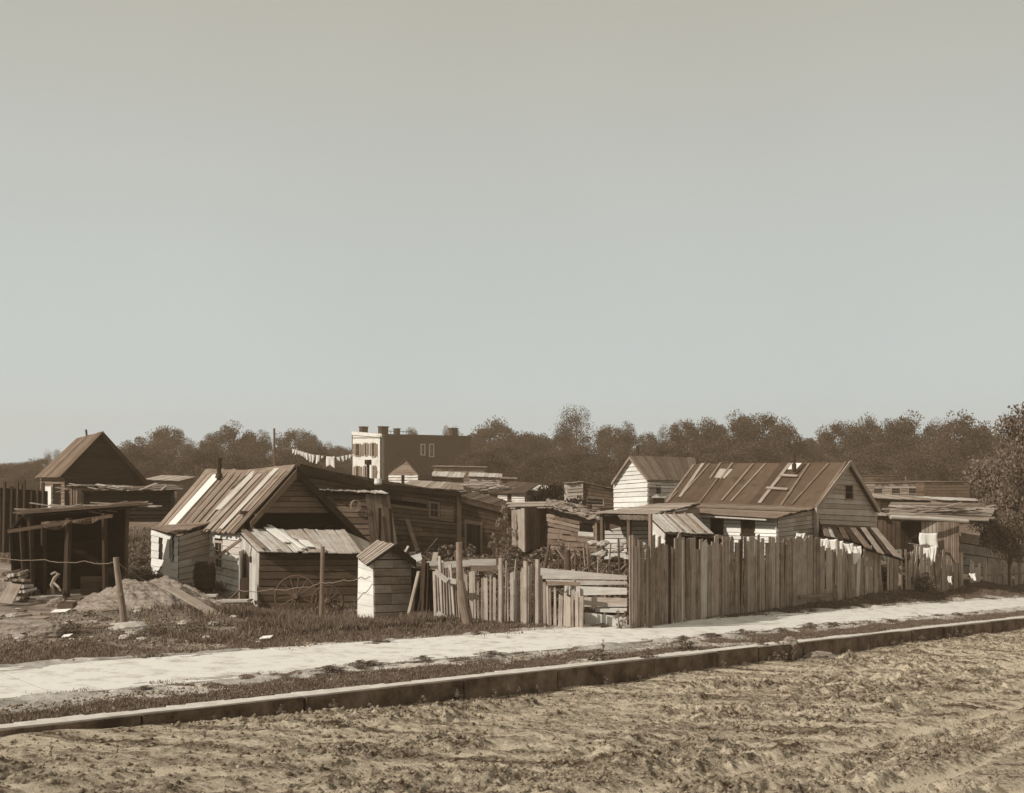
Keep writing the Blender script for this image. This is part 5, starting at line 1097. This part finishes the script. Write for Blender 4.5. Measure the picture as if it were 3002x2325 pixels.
# ladder piece leaning on end wall skipped: firewood pile at the left edge
random.seed(31)
for k in range(34):
    r_, c_ = divmod(k, 7); x = 14+c_*9+random.uniform(-2, 2)-r_*1.2; y = 1752-r_*17+random.uniform(-4, 4); a = P(x, y, 25.6); d = V3((random.uniform(-.3, .3), 1, random.uniform(-.15, .15))).normalized()*.5
    mb = MB(); mb.tube([a, a+d], random.uniform(.03, .055), 7); tag(recenter(mb.build('firewood_log', random.choice(['pale', 'mid', 'grey', 'brown']))), 'split log in the firewood pile at the left edge by the pole shed', 'log', 'firewood pile by the pole shed')
plank('propped_board', 'pale board propped against the firewood pile at the left edge', 'board', P(14, 1770, 24.8), P(44, 1712, 25.2), .35, .03, 'grey', None, V3((0, 1, 0)))
mb = MB(); mb.tube([P(156, 1742, 26.2), P(152, 1715, 26.2), P(160, 1695, 26.2), P(172, 1683, 26.2), P(162, 1678, 26.2), P(150, 1684, 26.2)], [.05, .055, .05, .045, .035, .03], 8); mb.tube([P(154, 1705, 26.2), P(172, 1722, 26.1), P(178, 1733, 26.1)], [.03, .03, .02], 7)
tag(recenter(mb.build('crooked_root', 'grey')), 'crooked bleached root standing inside the pole shed', 'root')
# rock outcrop: real mound
def rock_mound():
    xs = np.linspace(-3.6, 3.6, 240); ys = np.linspace(-3.2, 3.2, 200); X, Y = np.meshgrid(xs, ys, indexing='ij')
    c = P(462, 1760, 25.6); wx = c.x+X; wy = c.y+Y; g = gz(wx, wy)
    r = np.sqrt((X/2.05)**2+((Y-.15*X)/1.9)**2)
    h = .93*np.clip(1-r, 0, 1)**.75
    u = (X*.8+Y*.9); layer = (fbm(u*2.6+5, (X-Y)*.7, 4, .6)-.5)*.46+np.round(fbm(u*4+2, (X-Y)*.9, 3, .6)*9)/9*.16-.08+(fbm(u*9, (X-Y)*2.2, 3, .6)-.5)*.10
    z = g-.12+h+layer*np.clip(h*2.2, 0, 1)
    z = np.where(r > 1.02, g-.2, z)
    v = np.stack([wx, wy, z], -1).reshape(-1, 3); n2 = len(ys); i = (np.arange(len(xs)-1)[:, None]*n2+np.arange(n2-1)[None]).ravel(); f = np.stack([i, i+n2, i+n2+1, i+1], -1)
    o = npmesh('rock_outcrop', v, f, 'rock', smooth=False); recenter(o); return tag(o, 'broad hump of layered bare rock in front of the shack end wall', 'rock')
rock_mound()
def gstone(px, py, r, label, mat='stone', sq=(1.3, .9, .6), seed=0, group=None):
    p = groundpt(px, py); return stone('stone', label, p+UP*r*sq[2]*.3, r, sq, mat, group, seed)
gstone(368, 1852, .33, 'knobbly pale boulder at the foot of the crooked post', 'stone', (1.4, .8, .45), 3)
gstone(140, 1862, .33, 'light slab boulder on the grass at lower left', 'rock', (1.2, .9, .6), 4)
gstone(60, 1850, .5, 'broad flat rock at the left edge of the lot', 'rock', (1.5, 1, .35), 6)
gstone(168, 1778, .2, 'dark stone beside the old box on the dirt', 'rock', (1.2, .9, .8), 7)
gstone(2316, 1924, .16, 'round grey boulder in the gutter against the kerb', 'rock', (1, .9, .9), 8)
gstone(2400, 1932, .26, 'flat heap of earth-covered stone in the gutter', 'rock', (1.5, .8, .45), 9)
rr = random.Random(77)
for k in range(46):
    z = rr.random()
    if z < .5: px, py = rr.uniform(20, 420), rr.uniform(1765, 1890)
    elif z < .8: px, py = rr.uniform(450, 1250), rr.uniform(1780, 1890)
    else: px, py = rr.uniform(2050, 2900), rr.uniform(1750, 1820)
    gstone(px, py, rr.uniform(.035, .10), 'small pale pebble lying on the grassy lot', 'stone', (1.4, 1, .6), k+20, 'pale pebbles scattered on the lot')
for k in range(22):
    px, py = rr.uniform(0, 350), rr.uniform(1752, 1850); c = groundpt(px, py)+UP*.03; a = rr.uniform(-.7, .9); l = rr.uniform(.15, .7)
    plank('wood_scrap', 'scrap of broken board lying on the dirt before the pole shed', 'board', c-V3((math.cos(a), math.sin(a), 0))*l/2, c+V3((math.cos(a), math.sin(a), .05))*l/2, rr.uniform(.05, .14), .03, rr.choice(['mid', 'grey', 'pale', 'brown']), 'board scraps on the left dirt')
for (x0, y0, x1, y1, w, mt) in ((118, 1757, 240, 1753, .25, 'pale'), (60, 1763, 105, 1763, .12, 'grey')):
    plank('ground_board', 'long pale board lying flat at the mouth of the pole shed', 'board', groundpt(x0, y0)+UP*.05, groundpt(x1, y1)+UP*.05, w, .04, mt, 'boards on the ground by the pole shed')
bp = groundpt(198, 1788); mb = MB(); 
for dx, dy, sx, sy in ((0, -.13, .36, .02), (0, .13, .36, .02), (-.17, 0, .02, .24), (.17, 0, .02, .24)): mb.box(bp+V3((dx, dy, -.02)), sx, sy, .2)
mb.box(bp-UP*.02, .34, .24, .02); tag(recenter(mb.build('wooden_box', 'brown')), 'small open wooden box lying on the dirt at left', 'box')
for k, (px, py) in enumerate(((600, 1745), (640, 1762), (660, 1775), (690, 1760))):
    c = P(px, py, 27.5-.3*k); plank('step_board', 'flat board laid as a step by the shed door', 'board', c-V3((.35, .1, 0)), c+V3((.35, -.05, 0)), .3, .05, 'pale', 'step boards by the shed door')
def litter(px, py, w, label):
    c = groundpt(px, py)+UP*.02; mb = MB(); a, b = rr.uniform(.7, 1.2), rr.uniform(-.3, .3)
    mb.slab([c+V3((-w/2, -w/3, 0)), c+V3((w/2, -w/3*a, .02)), c+V3((w/2+.03, w/3, .05)), c+V3((-w/2*a, w/3, .03))], UP*.012); tag(recenter(mb.build('paper_scrap', 'cloth')), label, 'paper scrap')
litter(177, 1797, .35, 'long crumpled white scrap on the dirt by the wooden box'); litter(778, 1877, .22, 'bright scrap on the grass below the wagon wheels'); litter(195, 1873, .14, 'tiny folded white scrap beside the lower-left boulder'); litter(790, 1812, .16, 'torn white scrap at the foot of the lean-to wall')

for k, (px_, Y_, lb) in enumerate(((1262, 30.5, 'small weathered wash tub in the weeds behind the askew gate'), (1410, 33.0, 'weathered tub in the weeds below the low dark shed door'), (1690, 34.5, 'weathered tub beside the rubble of the open shed'))):
    c = GP(px_, Y_); mb = MB(); mb.tube([c, c+UP*.12, c+UP*.5], [.26, .29, .33], 16); tb = mb.build('wash_tub', 'grey', None, True); tag(recenter(tb), lb, 'tub')
rc_ = random.Random(91)
for k in range(34):
    px_ = rc_.choice([rc_.uniform(1240, 1500), rc_.uniform(1600, 1830), rc_.uniform(1080, 1240)]); Y_ = rc_.uniform(31, 38.5); c = GP(px_, Y_)+UP*.05; a = rc_.uniform(0, 3.1); l = rc_.uniform(.5, 1.6); z_ = rc_.choice([.05, .1, .9, 1.3])*rc_.uniform(.5, 1)
    plank('scrap_board', 'scrap board lying or leaning among the garden weeds', 'board', c, c+V3((math.cos(a)*l*.7, math.sin(a)*l*.4, z_)), rc_.uniform(.07, .2), .03, rc_.choice(['mid', 'grey', 'brown', 'pale']), 'scrap boards in the weedy yard')
# laundry
def cloth(label, px, py, Y, w, hgt, seed, mat='cloth', group=None, taper=1.):
    r = random.Random(seed); nx, ny = 8, 8; mb = MB(); c = P(px, py, Y); pts = []
    for j in range(ny+1):
        for i in range(nx+1):
            u, v = i/nx, j/ny; k = 1-(1-taper)*v
            pts.append(c+V3(((u-.5)*w*k+.03*math.sin(v*4+seed), .05*math.sin(u*9+seed)*v+.03*math.sin(u*17+seed*2)*v, -v*hgt*(1+.15*math.sin(u*5+seed))-.03*math.sin(math.pi*u))))
    mb.v = pts
    for j in range(ny):
        for i in range(nx): a = j*(nx+1)+i; mb.face([a, a+1, a+nx+2, a+nx+1], [(0, 0)]*4)
    o = mb.build('hanging_cloth', mat, None, True); recenter(o); md = o.modifiers.new('thick', 'SOLIDIFY'); md.thickness = .008; return tag(o, label, 'laundry', group)
LL = [(804, 1300, 88.), (858, 1315, 89.), (915, 1332, 96.), (985, 1340, 108.), (1042, 1329, 131.)]
mb = MB(); mb.tube([P(*p) for p in LL], .03, 5, False); tag(recenter(mb.build('clothesline', 'wire')), 'long clothesline strung from the far pole to the brick house', 'clothesline')
for k, (x, w, hh) in enumerate(((860, .35, .4), (868, .3, .5), (877, .35, .4), (886, .4, .5), (897, .5, .7), (908, .35, .8), (917, .4, .8), (931, .5, .9), (945, .3, .3), (969, 1.1, 1.1), (992, .5, .5), (1004, .5, .7), (1015, .45, .6), (1026, .5, .5), (1037, .4, .4))):
    Y = 89+(x-858)/184*38; i = max(j for j in range(4) if LL[j][0] <= x); f = (x-LL[i][0])/(LL[i+1][0]-LL[i][0]); y = lerp(LL[i][1], LL[i+1][1], f); Y = lerp(LL[i][2], LL[i+1][2], f)
    if k == 9: cloth('largest square cloth at the lowest point of the far clothesline', x, y, Y, w*.8, hh*.95, k)
    else: cloth('small white garment pegged on the far clothesline', x, y, Y, w*.72, hh*.85, k, 'cloth', 'washing on the far clothesline', .8)
for k, (x, y, w, hh, tp_) in enumerate(((2412, 1578, .30, .40, .6), (2436, 1580, .42, .45, .9), (2459, 1585, .36, .45, .6), (2488, 1592, .36, .32, .8), (2510, 1600, .32, .55, 1.), (2345, 1562, .3, .25, .8))):
    cloth('bright white cloth hanging in the yard behind the tall fence', x, y, 34.3+(x-2412)*.013, w, hh, 40+k, 'cloth', 'washing behind the tall fence', tp_)
for k, (x, y, w, hh) in enumerate(((2598, 1608, .35, .55), (2632, 1610, .3, .5), (2598, 1672, .2, .5), (2715, 1605, .3, .6), (2735, 1600, .25, .7), (2690, 1600, .2, .5), (2785, 1688, .15, .3), (2852, 1680, .25, .25))):
    cloth('small pale rag hanging behind the right end of the tall fence', x, y, 41.0, w, hh, 60+k, 'cloth', 'rags behind the right fence', .8)
cloth('pale sheet standing in for a sunlit patch on the plank-roofed shed front', 2722, 1562, 42.8, .75, .55, 91, 'cloth')  # pale cloth in place of a sunlit patch of the wall
mb = MB(); mb.tube([P(2398, 1576, 34.3), P(2460, 1585, 34.9), P(2525, 1602, 35.8)], .012, 5, False); tag(recenter(mb.build('clothesline', 'wire')), 'short clothesline sagging behind the tall fence', 'clothesline')
# utility pole
mb = MB(); mb.tube([P(806, 1440, 88), P(804, 1256, 88)], [.13, .09], 8); tag(recenter(mb.build('utility_pole', 'bark')), 'bare tall pole standing against the distant trees', 'pole')
for (x, y0, y1, Y) in ((1583, 1345, 1440, 80), (2232, 1390, 1440, 80)):
    pass

# ================================================================= vegetation
def crown_arrays(seed, n_blob, per, leaf, shape='round', flat=1.0, spread=.42, zlo=.18, dens=1.0):
    r = np.random.default_rng(seed); vs = []
    cs = []
    while len(cs) < n_blob:
        p = r.uniform(-1, 1, 3)
        if np.dot(p, p) > 1: continue
        z = zlo+(1-zlo)*(p[2]*.5+.5)*.94
        prof = {'round': math.sqrt(max(.02, 1-((z-(zlo+.42*(1-zlo)))/(.62*(1-zlo)))**2)), 'tall': .75*math.sqrt(max(.03, 1-((z-.55)/.5)**2)), 'fan': .3+.75*z}[shape]
        cs.append((p[0]*spread*prof, p[1]*spread*prof, z))
    cs = np.array(cs); rad = r.uniform(.07, .15, n_blob)
    c = np.repeat(cs, per, 0); rr_ = np.repeat(rad, per); d = r.normal(size=(len(c), 3)); d /= np.linalg.norm(d, axis=1)[:, None]
    pos = c+d*(rr_*r.uniform(.2, 1.0, len(c))**.6)[:, None]*np.array([1.15, 1.15, .8])
    n = len(pos); a = r.normal(size=(n, 3)); a /= np.linalg.norm(a, axis=1)[:, None]; b = np.cross(a, r.normal(size=(n, 3))); b /= np.linalg.norm(b, axis=1)[:, None]
    s = (leaf*r.uniform(.5, 1.3, n))[:, None]
    v = np.stack([pos-a*s-b*s*.15, pos-b*s*.6, pos+a*s, pos+b*s*.6], 1).reshape(-1, 3)
    f = np.arange(n*4).reshape(n, 4); return v, f, cs
def make_tree(seed, shape, n_blob, per, leaf, mat='leaf', spread=.42, zlo=.2, trunk_r=.018, limbs=14):
    """unit-height prototype meshes (crown, trunk)"""
    v, f, cs = crown_arrays(seed, n_blob, per, leaf, shape, spread=spread, zlo=zlo)
    cr = bpy.data.meshes.new('crown'); o = npmesh('crown', v, f, mat); cme = o.data; bpy.data.objects.remove(o)
    mb = MB(); r = random.Random(seed); mb.tube([V3((0, 0, -.03)), V3((.01, 0, .2)), V3((-.01, .01, .5)), V3((0, 0, .85))], [trunk_r*1.3, trunk_r, trunk_r*.6, trunk_r*.15], 7)
    for k in range(limbs):
        c = cs[r.randrange(len(cs))]; z0 = r.uniform(.18, min(.7, max(.2, c[2]-.05))); mb.tube([V3((0, 0, z0)), V3((c[0]*.5, c[1]*.5, z0+(c[2]-z0)*.6)), V3(c)], [trunk_r*.5, trunk_r*.3, trunk_r*.08], 5, False)
    o = mb.build('trunk', 'bark'); tme = o.data; bpy.data.objects.remove(o)
    return cme, tme
protos = [make_tree(1, 'round', 100, 330, .0105), make_tree(2, 'round', 80, 330, .0105, spread=.48), make_tree(3, 'tall', 60, 300, .0105, spread=.36), make_tree(4, 'fan', 44, 190, .0082, spread=.38), make_tree(5, 'round', 130, 300, .0115, zlo=.05, spread=.55), make_tree(6, 'round', 130, 300, .0115, zlo=.1, spread=.5), make_tree(8, 'tall', 85, 330, .0105, zlo=.12, spread=.42)]
def put_tree(k, px, ytop, Y, wpx, label, group=None, name='tree', rot=None, mat=None):
    x = (px-CX)/F*Y; z0 = G(x, Y)-.2; H = ZC-(ytop-HY)/F*Y-z0; w = wpx/F*Y/.9/1.0
    o = thing(name, label, 'tree', (x, Y, z0), group); s = w
    o.scale = (s, s, H); o.rotation_euler = (0, 0, rot if rot is not None else random.uniform(0, 6.28))
    for nm, me in zip(('crown', 'trunk'), protos[k]):
        c = bpy.data.objects.new(nm, me); C.objects.link(c); c.parent = o
    return o
random.seed(55)
TL = [(15, 1352, 150, 95, 5), (70, 1348, 145, 100, 5), (115, 1338, 150, 80, 1), (160, 1316, 160, 60, 3), (368, 1283, 150, 85, 6), (425, 1290, 160, 75, 2), (480, 1243, 140, 125, 1), (557, 1287, 150, 75, 2), (612, 1262, 140, 80, 6), (683, 1237, 140, 115, 0), (728, 1252, 150, 80, 6), (772, 1262, 150, 75, 2), (865, 1251, 150, 110, 1), (909, 1267, 155, 70, 0), (957, 1293, 165, 60, 3), (1000, 1300, 165, 80, 5),
      (1207, 1244, 190, 70, 6), (1308, 1250, 190, 50, 2), (1337, 1252, 192, 50, 0), (1400, 1262, 165, 90, 0), (1447, 1225, 150, 150, 0), (1529, 1257, 150, 110, 5), (1580, 1262, 155, 110, 5), (1690, 1186, 135, 130, 3), (1655, 1236, 140, 90, 2), (1779, 1240, 150, 110, 1), (1841, 1237, 152, 75, 2), (1905, 1262, 160, 80, 1), (1955, 1245, 150, 80, 3), (2014, 1224, 140, 110, 1),
      (2080, 1212, 140, 110, 6), (2157, 1207, 138, 130, 0), (2235, 1204, 135, 150, 1), (2297, 1236, 140, 100, 5), (2364, 1275, 150, 80, 5), (2408, 1255, 145, 80, 0), (2470, 1226, 135, 120, 1), (2538, 1217, 132, 120, 0), (2612, 1215, 130, 120, 6), (2672, 1209, 130, 140, 0), (2745, 1226, 128, 90, 3), (2822, 1207, 120, 170, 0), (2885, 1243, 118, 110, 1), (2940, 1262, 115, 100, 5)]
shapes = {0: 'round dense', 1: 'broad loose', 2: 'slim upright', 3: 'airy thin', 5: 'low spreading', 6: 'tall oval'}
def where(px):
    for lim, s in ((200, 'at the far left behind the black gable house'), (470, 'just right of the black gable'), (640, 'above the stovepipe of the gabled shack'), (800, 'left of the bare tall pole'), (1030, 'between the bare pole and the brick house'), (1390, 'rising behind the brick house roof'), (1620, 'right of the brick house'), (1880, 'left of and behind the white house'), (2120, 'above the left end of the batten roof'), (2400, 'above the stovepipe of the batten roof'), (2700, 'behind the shaded gable'), (3100, 'beside the big near tree at right')):
        if px < lim: return s
for (px, yt, Y, w, k) in TL:
    put_tree(k, px, yt, Y, w*1.45, shapes[k]+' tree '+where(px), 'trees along the skyline')
for i, px in enumerate(range(-20, 3000, 62)):
    if 950 < px < 1385: continue
    yt = random.uniform(1292, 1345) if px > 330 else random.uniform(1362, 1380)
    put_tree(random.choice((4, 5, 4)), px+random.uniform(-15, 15), yt, random.uniform(108, 126) if px > 1385 or px < 1000 else 140, 190, 'low bushy tree in the second row '+where(px), 'second row of lower trees')
# dark bush in the middle
protos.append(make_tree(11, 'round', 60, 120, .03, 'leafd', zlo=.0, spread=.5)); DB = len(protos)-1
put_tree(DB, 1622, 1405, 47.5, 165, 'dark round bush behind the hut of upright boards', None, 'bush')
protos.append(make_tree(12, 'round', 26, 45, .04, 'leafw', zlo=.0, spread=.5)); WB = len(protos)-1
protos.append(make_tree(13, 'tall', 14, 26, .045, 'leafw', zlo=.0, spread=.35)); WT = len(protos)-1
# big near tree on the right: own finer crown built from boughs
protos.append(make_tree(21, 'round', 120, 300, .0115, 'leafn', zlo=.27, spread=.5, trunk_r=.02, limbs=40)); NT = len(protos)-1
t_ = put_tree(NT, 3040, 1178, 48.5, 340, 'large leafy near tree overhanging the yard at the right edge', None, 'tree', .6)
t_ = put_tree(NT, 2960, 1400, 47.5, 170, 'lower leafy tree hanging over the pale board wall', None, 'tree', 2.2)
def shrub(k, px, py, wpx, hpx, label, group='shrubs and tall weeds on the lot'):
    p = groundpt(px, py); o = thing('shrub', label, 'shrub', p-UP*.03, group); w = wpx/F*p.y; hh = hpx/F*p.y; o.scale = (w, w, hh); o.rotation_euler = (0, 0, random.uniform(0, 6.28))
    for nm, me in zip(('leaves', 'stem'), protos[k]): c = bpy.data.objects.new(nm, me); C.objects.link(c); c.parent = o
for (k, px, py, w, hh, lb) in ((WB, 202, 1860, 80, 48, 'dark leafy shrub left of the crooked log post'), (WB, 262, 1806, 50, 22, 'low shrub on the dirt near the rock'), (WB, 460, 1856, 90, 30, 'spreading shrub at the foot of the rock, left of the plank'), (WB, 570, 1850, 80, 34, 'spreading shrub at the foot of the rock, under the plank'), (WB, 300, 1822, 40, 22, 'small shrub just left of the crooked post'),
        (WB, 735, 1800, 60, 50, 'bushy weed beside the shed door'), (WB, 1752, 1938, 70, 42, 'bushy weed on the verge below the board barrier'), (WT, 1768, 1935, 22, 66, 'tall spike weed on the verge below the board barrier'), (WT, 1607, 1930, 18, 28, 'dark lone sprig on the verge below the pickets'), (WT, 290, 2100, 26, 62, 'lone tall weed on the verge at lower left'), (WT, 600, 2180, 30, 60, 'tall weed in the road by the kerb'), (WT, 150, 2225, 24, 60, 'weed sprig in the road at lower left'), (WT, 345, 2215, 20, 50, 'small weed sprig in the road left of centre'), (WB, 330, 2150, 44, 22, 'leafy weed in the gutter at lower left'), (WB, 2000, 1905, 90, 45, 'bushy weed at the verge edge right of centre'), (WB, 1898, 1972, 60, 44, 'leafy plant climbing the kerb right of centre'), (WB, 2236, 1922, 36, 38, 'small leafy plant against the kerb left of the boulder'), (WB, 2285, 1918, 26, 34, 'small leafy plant touching the gutter boulder'),
        (WT, 1815, 1845, 60, 60, 'thorny weed at the foot of the board barrier'), (WB, 620, 1735, 70, 40, 'weeds growing round the barrel foot')):
    shrub(k, px, py, w, hh, lb)
rr = random.Random(5)
for k in range(95):
    px = rr.uniform(1180, 1850); Y = rr.uniform(27.5, 41); x = (px-CX)/F*Y; p = V3((x, Y, G(x, Y)-.03)); o = thing('garden_bush', 'tangled leafy weed bush in the overgrown garden behind the pickets', 'weed', p, 'weed bushes in the garden'); w = rr.uniform(.9, 2.0); o.scale = (w, w, rr.uniform(.5, 1.15)); o.rotation_euler = (0, 0, rr.uniform(0, 6))
    for nm, me in zip(('leaves', 'stem'), protos[WB]): c = bpy.data.objects.new(nm, me); C.objects.link(c); c.parent = o
for k in range(44):
    t0 = rr.uniform(6, 30); s0_ = 11.22; p = street_p(t0, s0_, -.31); o = thing('kerb_weed', 'small weed growing against the kerb face', 'weed', p, 'weeds along the kerb face'); w = rr.uniform(.12, .34); o.scale = (w, w, rr.uniform(.10, .32)); o.rotation_euler = (0, 0, rr.uniform(0, 6))
    for nm, me in zip(('leaves', 'stem'), protos[WT]): c = bpy.data.objects.new(nm, me); C.objects.link(c); c.parent = o
for k in range(60):
    px = rr.uniform(335, 470); Y = rr.uniform(31, 44); x = (px-CX)/F*Y; p = V3((x, Y, G(x, Y)-.03)); o = thing('scrub_bush', 'scrubby weed bush between the pole shed and the gabled shack', 'weed', p, 'scrub left of the shack'); w = rr.uniform(.6, 1.6); o.scale = (w, w, rr.uniform(.25, .7)); o.rotation_euler = (0, 0, rr.uniform(0, 6))
    for nm, me in zip(('leaves', 'stem'), protos[WB]): c = bpy.data.objects.new(nm, me); C.objects.link(c); c.parent = o
for k in range(26):
    px = rr.uniform(2555, 2720); Y = rr.uniform(39.5, 43); x = (px-CX)/F*Y; p = V3((x, Y, G(x, Y)-.03)); o = thing('scrub_bush', 'scrubby weed bush between the plank awning and the jumbled shed', 'weed', p, 'scrub right of the awning'); w = rr.uniform(.5, 1.2); o.scale = (w, w, rr.uniform(.4, 1.1)); o.rotation_euler = (0, 0, rr.uniform(0, 6))
    for nm, me in zip(('leaves', 'stem'), protos[WB]): c = bpy.data.objects.new(nm, me); C.objects.link(c); c.parent = o
heap('loose board standing askew in the yard right of the plank awning', 'boards askew in the right yard', 2560, 2700, 1590, 1670, 42.5, 22, 'pale', .5, 1.6, 19, 0, (.08, .22))
for k in range(12):
    px = rr.uniform(375, 460); Y = rr.uniform(31, 40); stone('stone', 'grey stone among the scrub left of the gabled shack', GP(px, Y), rr.uniform(.1, .28), (1.3, .9, .6), 'rock', 'stones left of the shack', 300+k)
# tufts growing along the pavement edges
for k in range(26):
    t0 = rr.uniform(6, 34); s0_ = rr.choice([13.15, 13.2, 13.1, 12.95, 15.5, 15.65]); p = street_p(t0, s0_, 0); o = thing('grass_tuft', 'low grass tuft at the edge of the pavement', 'grass tuft', p, 'tufts along the pavement edge'); w = rr.uniform(.25, .6); o.scale = (w*1.2, w, rr.uniform(.06, .13)); o.rotation_euler = (0, 0, .8+rr.uniform(-.2, .2))
    for nm, me in zip(('leaves', 'stem'), protos[WB]): c = bpy.data.objects.new(nm, me); C.objects.link(c); c.parent = o
# climbing vine on dark shed
for k in range(16):
    x = rr.uniform(1360, 1850); c = GP(x, rr.uniform(28, 38)); plank('garden_stake', 'thin bean stake standing in the weedy garden', 'stake', c, c+V3((rr.uniform(-.2, .2), 0, rr.uniform(.7, 1.5))), .035, .035, rr.choice(['brown', 'mid', 'grey']), 'thin stakes in the garden')
for px_, Y_, w_, h_, lb in ((1448, 39.4, .8, 1.3, 'thin vine on the low dark shed just right of its door'), (1512, 40.2, .5, 1.7, 'thin vine at the corner of low dark shed and board hut'), (1640, 38.6, .9, 1.2, 'leafy vine at the foot of the patched shack')):
    o = thing('vine', lb, 'vine', GP(px_, Y_)); o.scale = (w_, .5, h_)
    for nm, me in zip(('leaves', 'stem'), protos[WT]): c = bpy.data.objects.new(nm, me); C.objects.link(c); c.parent = o
o = thing('vine', 'wispy vine climbing the low dark shed left of the hut', 'vine', P(1478, 1625, 39.3)); o.scale = (1.1, .5, 1.9)
for nm, me in zip(('leaves', 'stem'), protos[WT]): c = bpy.data.objects.new(nm, me); C.objects.link(c); c.parent = o

# grass: blades as one mesh per cover
def blades(name, label, n, tr, sr, hmin, hmax, wid, mat, seed, fn=None, maxd=1e9):
    r = np.random.default_rng(seed); t = r.uniform(tr[0], tr[1], n); s = r.uniform(sr[0], sr[1], n)
    m = grassmask(t, s); keep = r.random(n) < m**1.5*1.05; x = (t-s)*R2; y = (t+s)*R2
    px = CX+F*x/np.maximum(y, .1); keep &= (px > -80) & (px < 3100) & (y > 5) & (y < maxd)
    if fn is not None: keep &= fn(x, y, px)
    t, s, x, y = t[keep], s[keep], x[keep], y[keep]; n = len(x); z = gz(x, y)
    cl = fbm(t*2.2+40, s*2.2, 3); hh = r.uniform(hmin, hmax, n)*(.5+1.0*cl)
    a = r.uniform(0, 6.28, n); w = wid*r.uniform(.6, 1.4, n)*(1+y/40)
    dx, dy = np.cos(a)*w, np.sin(a)*w; lx, ly = r.normal(0, .35, n)*hh, r.normal(0, .35, n)*hh
    v = np.stack([np.stack([x-dx, y-dy, z-.01], -1), np.stack([x+dx, y+dy, z-.01], -1), np.stack([x+lx, y+ly, z+hh], -1)], 1).reshape(-1, 3)
    o = npmesh(name, v, np.arange(n*3).reshape(n, 3), mat); return tag(o, label, 'grass', None, 'stuff')
blades('verge_grass', 'short dark grass in patches on the verge between kerb and pavement', 170000, (3, 40), (11.5, 13.5), .02, .055, .007, 'grassb', 1)
blades('lot_grass', 'short trodden grass covering the lot beyond the pavement', 260000, (4, 50), (14.6, 20), .025, .085, .009, 'grassb', 2)
blades('yard_grass', 'longer rough grass and weeds round the shacks', 160000, (6, 50), (18, 30), .04, .17, .012, 'grassb', 3, lambda x, y, px: (px > 380) & (y < 42))
blades('field_grass', 'rough tufted grass on the open ground beyond the sheds', 120000, (14, 75), (26, 62), .10, .40, .022, 'leafw', 8, lambda x, y, px: (y > 30) & (y < 85))
blades('shed_grass', 'taller grass in front of the lean-to and privy', 60000, (12, 18), (18.2, 24), .08, .22, .011, 'grassb', 4, lambda x, y, px: (px > 650) & (px < 1350) & (y < 27.2))

# ---------------------------------------------------------------- haze
mb = MB(); mb.box(V3((0, 95, -4.8)), 420, 310, 22); hz = mb.build('haze', newmat('unused')[0]); hz.data.materials.clear()
hm = bpy.data.materials.new('dusty_air'); hm.use_nodes = True; nt = hm.node_tree; nt.nodes.clear(); pv = N(nt, 'ShaderNodeVolumePrincipled'); pv.inputs['Density'].default_value = .0015; pv.inputs['Color'].default_value = (1, .74, .50, 1); pv.inputs['Anisotropy'].default_value = .2
mo = N(nt, 'ShaderNodeOutputMaterial'); nt.links.new(pv.outputs[0], mo.inputs['Volume']); hz.data.materials.append(hm); tag(hz, kind='stuff'); hz['label'] = 'thin warm haze in the air over the lots'; hz['category'] = 'haze'
